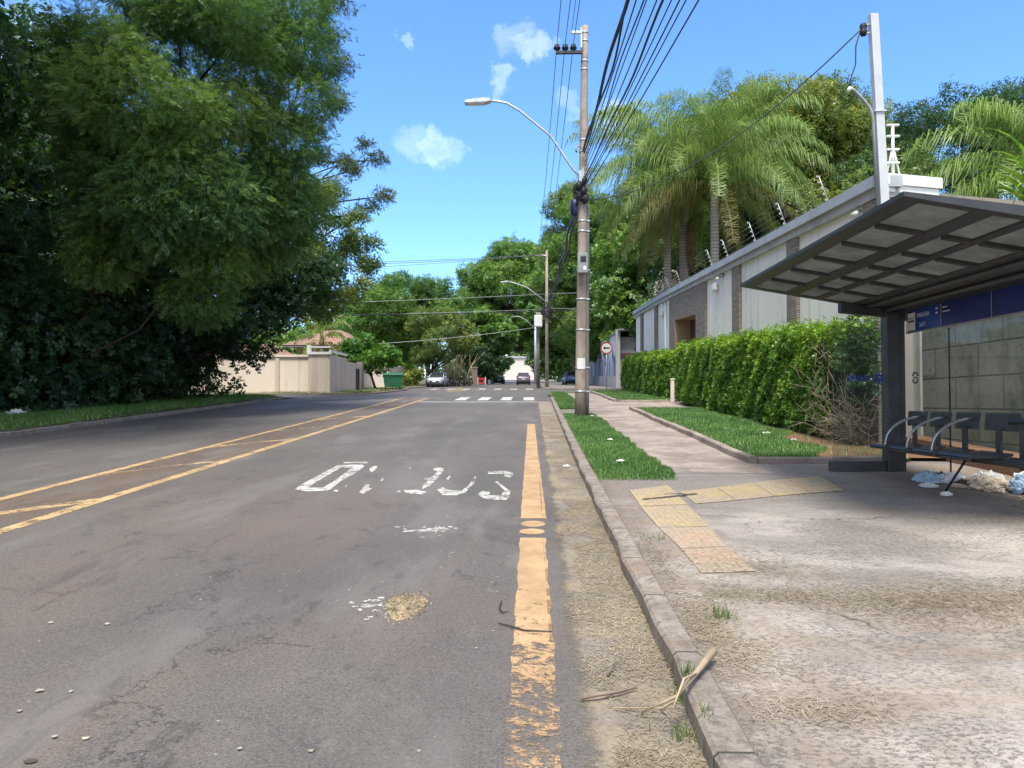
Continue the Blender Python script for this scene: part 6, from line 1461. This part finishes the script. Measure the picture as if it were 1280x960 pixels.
# twigs
def twig(lab, pts, r, mat='twig', cat='twig'):
    o = MB().tube(pts, r, 6).build('twig', mat); tag(o, lab, cat); return o
def gp_(a, b_, dz=.02, pav=False):
    Y = (1.6-(KH if pav else 0))*960/(b_-457.); X = (a-665)/960*Y; return (X, Y, (p(X, Y) if pav else g(Y))+dz)
twig('dark curved twig lying across the gutter clippings', [gp_(725, 874), gp_(745, 873, .035), gp_(770, 868, .03), gp_(794, 860)], [.008, .01, .009, .004])
twig('thin dark twig across the orange line', [gp_(623, 779, .01), gp_(640, 784, .015), gp_(655, 788, .012), gp_(690, 789, .01)], [.003, .006, .005, .003], 'bark')
twig('small hooked dark twig left of the orange line', [gp_(627, 752, .012), gp_(624, 762, .02), gp_(629, 767, .015), gp_(636, 765, .012)], [.004, .005, .005, .003], 'bark')
twig('short forked twig standing out of the gutter clippings', [gp_(758, 845), gp_(765, 838, .06), gp_(768, 828, .1)], [.006, .005, .003])
dl = thing('dry_stalk', 'long pale dry stalk lying over the kerb into the gutter', 'dry stalk', gp_(850, 865, 0, True))
A = gp_(888, 822, .06, True); Bq = gp_(868, 845, .05, True); C = gp_(843, 876, .05, True); Dq = gp_(800, 893, .03)
MB().tube([A, Bq, C, Dq], [.022, .014, .008, .004], 6).build('stem', 'twig_pale', dl)
MB().tube([gp_(868, 847, .05, True), gp_(852, 868, .1, True), gp_(838, 889, .04, True)], [.006, .006, .004], 5).tube([gp_(845, 876, .04, True), gp_(825, 888, .03), gp_(765, 885, .02)], [.006, .005, .003], 5).build('side_stalk', 'twig_pale', dl)
for i, (a, b_, s_) in enumerate([(45, 867, .02), (85, 868, .011), (20, 893, .012), (65, 925, .013), (105, 926, .014), (300, 937, .011), (35, 955, .022), (390, 938, .012), (58, 782, .014), (130, 783, .015)]):
    x, y, z = gp_(a, b_, .004); nm_ = ['largest pale fallen leaf at the lower left of the road', 'pale leaf bit right of the largest fallen leaf', 'tiny pale leaf at the left picture edge of the road', 'pale leaf bit below the largest fallen leaf', 'second pale leaf bit below the largest fallen leaf', 'white leaf bit at the bottom of the road, left of centre', 'dark leaf at the bottom left corner of the road', 'tiny pale bit near the bottom centre of the road', 'pale speck on the left middle of the lane', 'pale speck beside another on the left middle of the lane'][i]
    mb = MB(); th = rng.uniform(0, 6); vs = [(x+s_*1.3*math.cos(th+t_)*(1 if k_ % 2 else .7), y+s_*math.sin(th+t_), z+.006*rng.random()) for k_, t_ in enumerate(np.linspace(0, 6.28, 8)[:-1])]
    o = mb.add(vs+[(vx_, vy_, vz_+.002) for vx_, vy_, vz_ in vs], [tuple(range(7))[::-1], tuple(range(7, 14))]+[(j, (j+1) % 7, 7+(j+1) % 7, 7+j) for j in range(7)]).build('fallen_leaf', 'scrap_grey' if i != 6 else 'bark', None); tag(o, nm_, 'leaf', 'fallen leaves on the road')

# ------------------------------------------------------------------ camera, sky, sun
cam = bpy.data.objects.new('camera', bpy.data.cameras.new('camera')); COL.objects.link(cam); S.camera = cam
cam.location = (0, 0, 1.6); cam.rotation_euler = (R(90+1.37), 0, R(1.49))
cam.data.sensor_width = 36; cam.data.lens = 27.0; cam.data.clip_end = 3000; cam.data.clip_start = .05
SUN_EL, SUN_AZ = R(65), R(191)      # azimuth measured clockwise from the road direction: behind us, to the right
sd = Vector((math.sin(SUN_AZ)*math.cos(SUN_EL), math.cos(SUN_AZ)*math.cos(SUN_EL), math.sin(SUN_EL)))
sl = bpy.data.lights.new('sun', 'SUN'); sl.energy = 2.5; sl.angle = R(17); sl.color = (1, .93, .80)
so = bpy.data.objects.new('sun', sl); COL.objects.link(so); so.rotation_euler = sd.to_track_quat('Z', 'Y').to_euler(); so.location = (0, 0, 60)
w = bpy.data.worlds.new('World'); S.world = w; w.use_nodes = True; nt = w.node_tree; nt.nodes.clear(); k = NT(nt)
sky = k.n('ShaderNodeTexSky', sky_type='NISHITA', sun_disc=False, sun_elevation=SUN_EL, sun_rotation=SUN_AZ, air_density=1.0, dust_density=.3, ozone_density=10.0, altitude=600)
hs_ = k.n('ShaderNodeHueSaturation', {'Saturation': 1.05, 'Value': 1.0, 'Color': sky.outputs[0]})
dirv = k.n('ShaderNodeTexCoord').outputs['Generated']
cb = Matrix.Rotation(R(1.49), 3, 'Z') @ Matrix.Rotation(R(1.37), 3, 'X')
def pxdir(x, y): return (cb @ Vector(((x-640)/960, 1, (480-y)/960))).normalized()
cn = k.noise(k.scalev(dirv, (1, 1, 1.5)), 22., 7, .6, .3)
wv = k.n('ShaderNodeTexNoise', {'Vector': dirv, 'Scale': 26., 'Detail': 6., 'Roughness': .62}).outputs['Color']
wv = k.n('ShaderNodeVectorMath', {0: wv, 1: (.5, .5, .5)}, operation='SUBTRACT').outputs[0]
wv = k.n('ShaderNodeVectorMath', {0: wv, 'Scale': .085}, operation='SCALE').outputs[0]
dirw = k.n('ShaderNodeVectorMath', {0: dirv, 1: wv}, operation='ADD').outputs[0]
dirw = k.n('ShaderNodeVectorMath', {0: dirw}, operation='NORMALIZE').outputs[0]
mask = None
for x, y, rr, am in (  # direction, half-width in degrees, density
    (542, 187, 1.8, .36), (520, 180, 1.9, .2), (562, 194, 1.5, .2), (668, 58, 1.8, .34), (650, 46, 1.8, .18), (626, 97, 1.3, .28), (715, 128, 1.4, .15), (772, 150, 2.2, .36), (505, 42, .8, .2), (645, 440, 7, .9), (350, 300, 6, .4), (60, 90, 5, .3)):
    d = pxdir(x, y); dt = k.n('ShaderNodeVectorMath', {0: dirw, 1: d}, operation='DOT_PRODUCT').outputs['Value']
    e = k.ramp(dt, math.cos(R(rr)), 1., 0, 1); mm = k.m('MULTIPLY', k.m('MULTIPLY', k.ramp(k.m('ADD', k.m('MULTIPLY', e, .42), k.m('MULTIPLY', cn, 1.1)), .5, 1.1), k.ramp(e, .05, 1.)), am)
    mask = mm if mask is None else k.m('MAXIMUM', mask, mm)
colr = k.mix(mask, hs_.outputs[0], (4.2, 4.6, 5.2))
dx = k.xyz(dirv)
fill_veil = k.m('MAXIMUM', k.m('MULTIPLY', dx[1], -1.), k.m('MULTIPLY', k.m('SUBTRACT', dx[2], .58), 1.6))  # unseen bright cloud cover added overhead and behind, as neutral fill light
fill_veil = k.ramp(k.m('ADD', fill_veil, k.m('MULTIPLY', k.m('SUBTRACT', k.noise(dirv, 3.2, 7, .6), .5), .9)), .02, .42, 0, .6)
colr = k.mix(fill_veil, colr, (5.4, 5.2, 4.9))
bg = k.n('ShaderNodeBackground', {'Color': colr, 'Strength': .15}); nt.links.new(bg.outputs[0], k.n('ShaderNodeOutputWorld').inputs[0])
S.view_settings.view_transform = 'Standard'; S.view_settings.look = 'None'; S.view_settings.exposure = 1.24; S.view_settings.gamma = 1; S.view_settings.use_curve_mapping = False
S.cycles.max_bounces = 8; S.cycles.transparent_max_bounces = 16
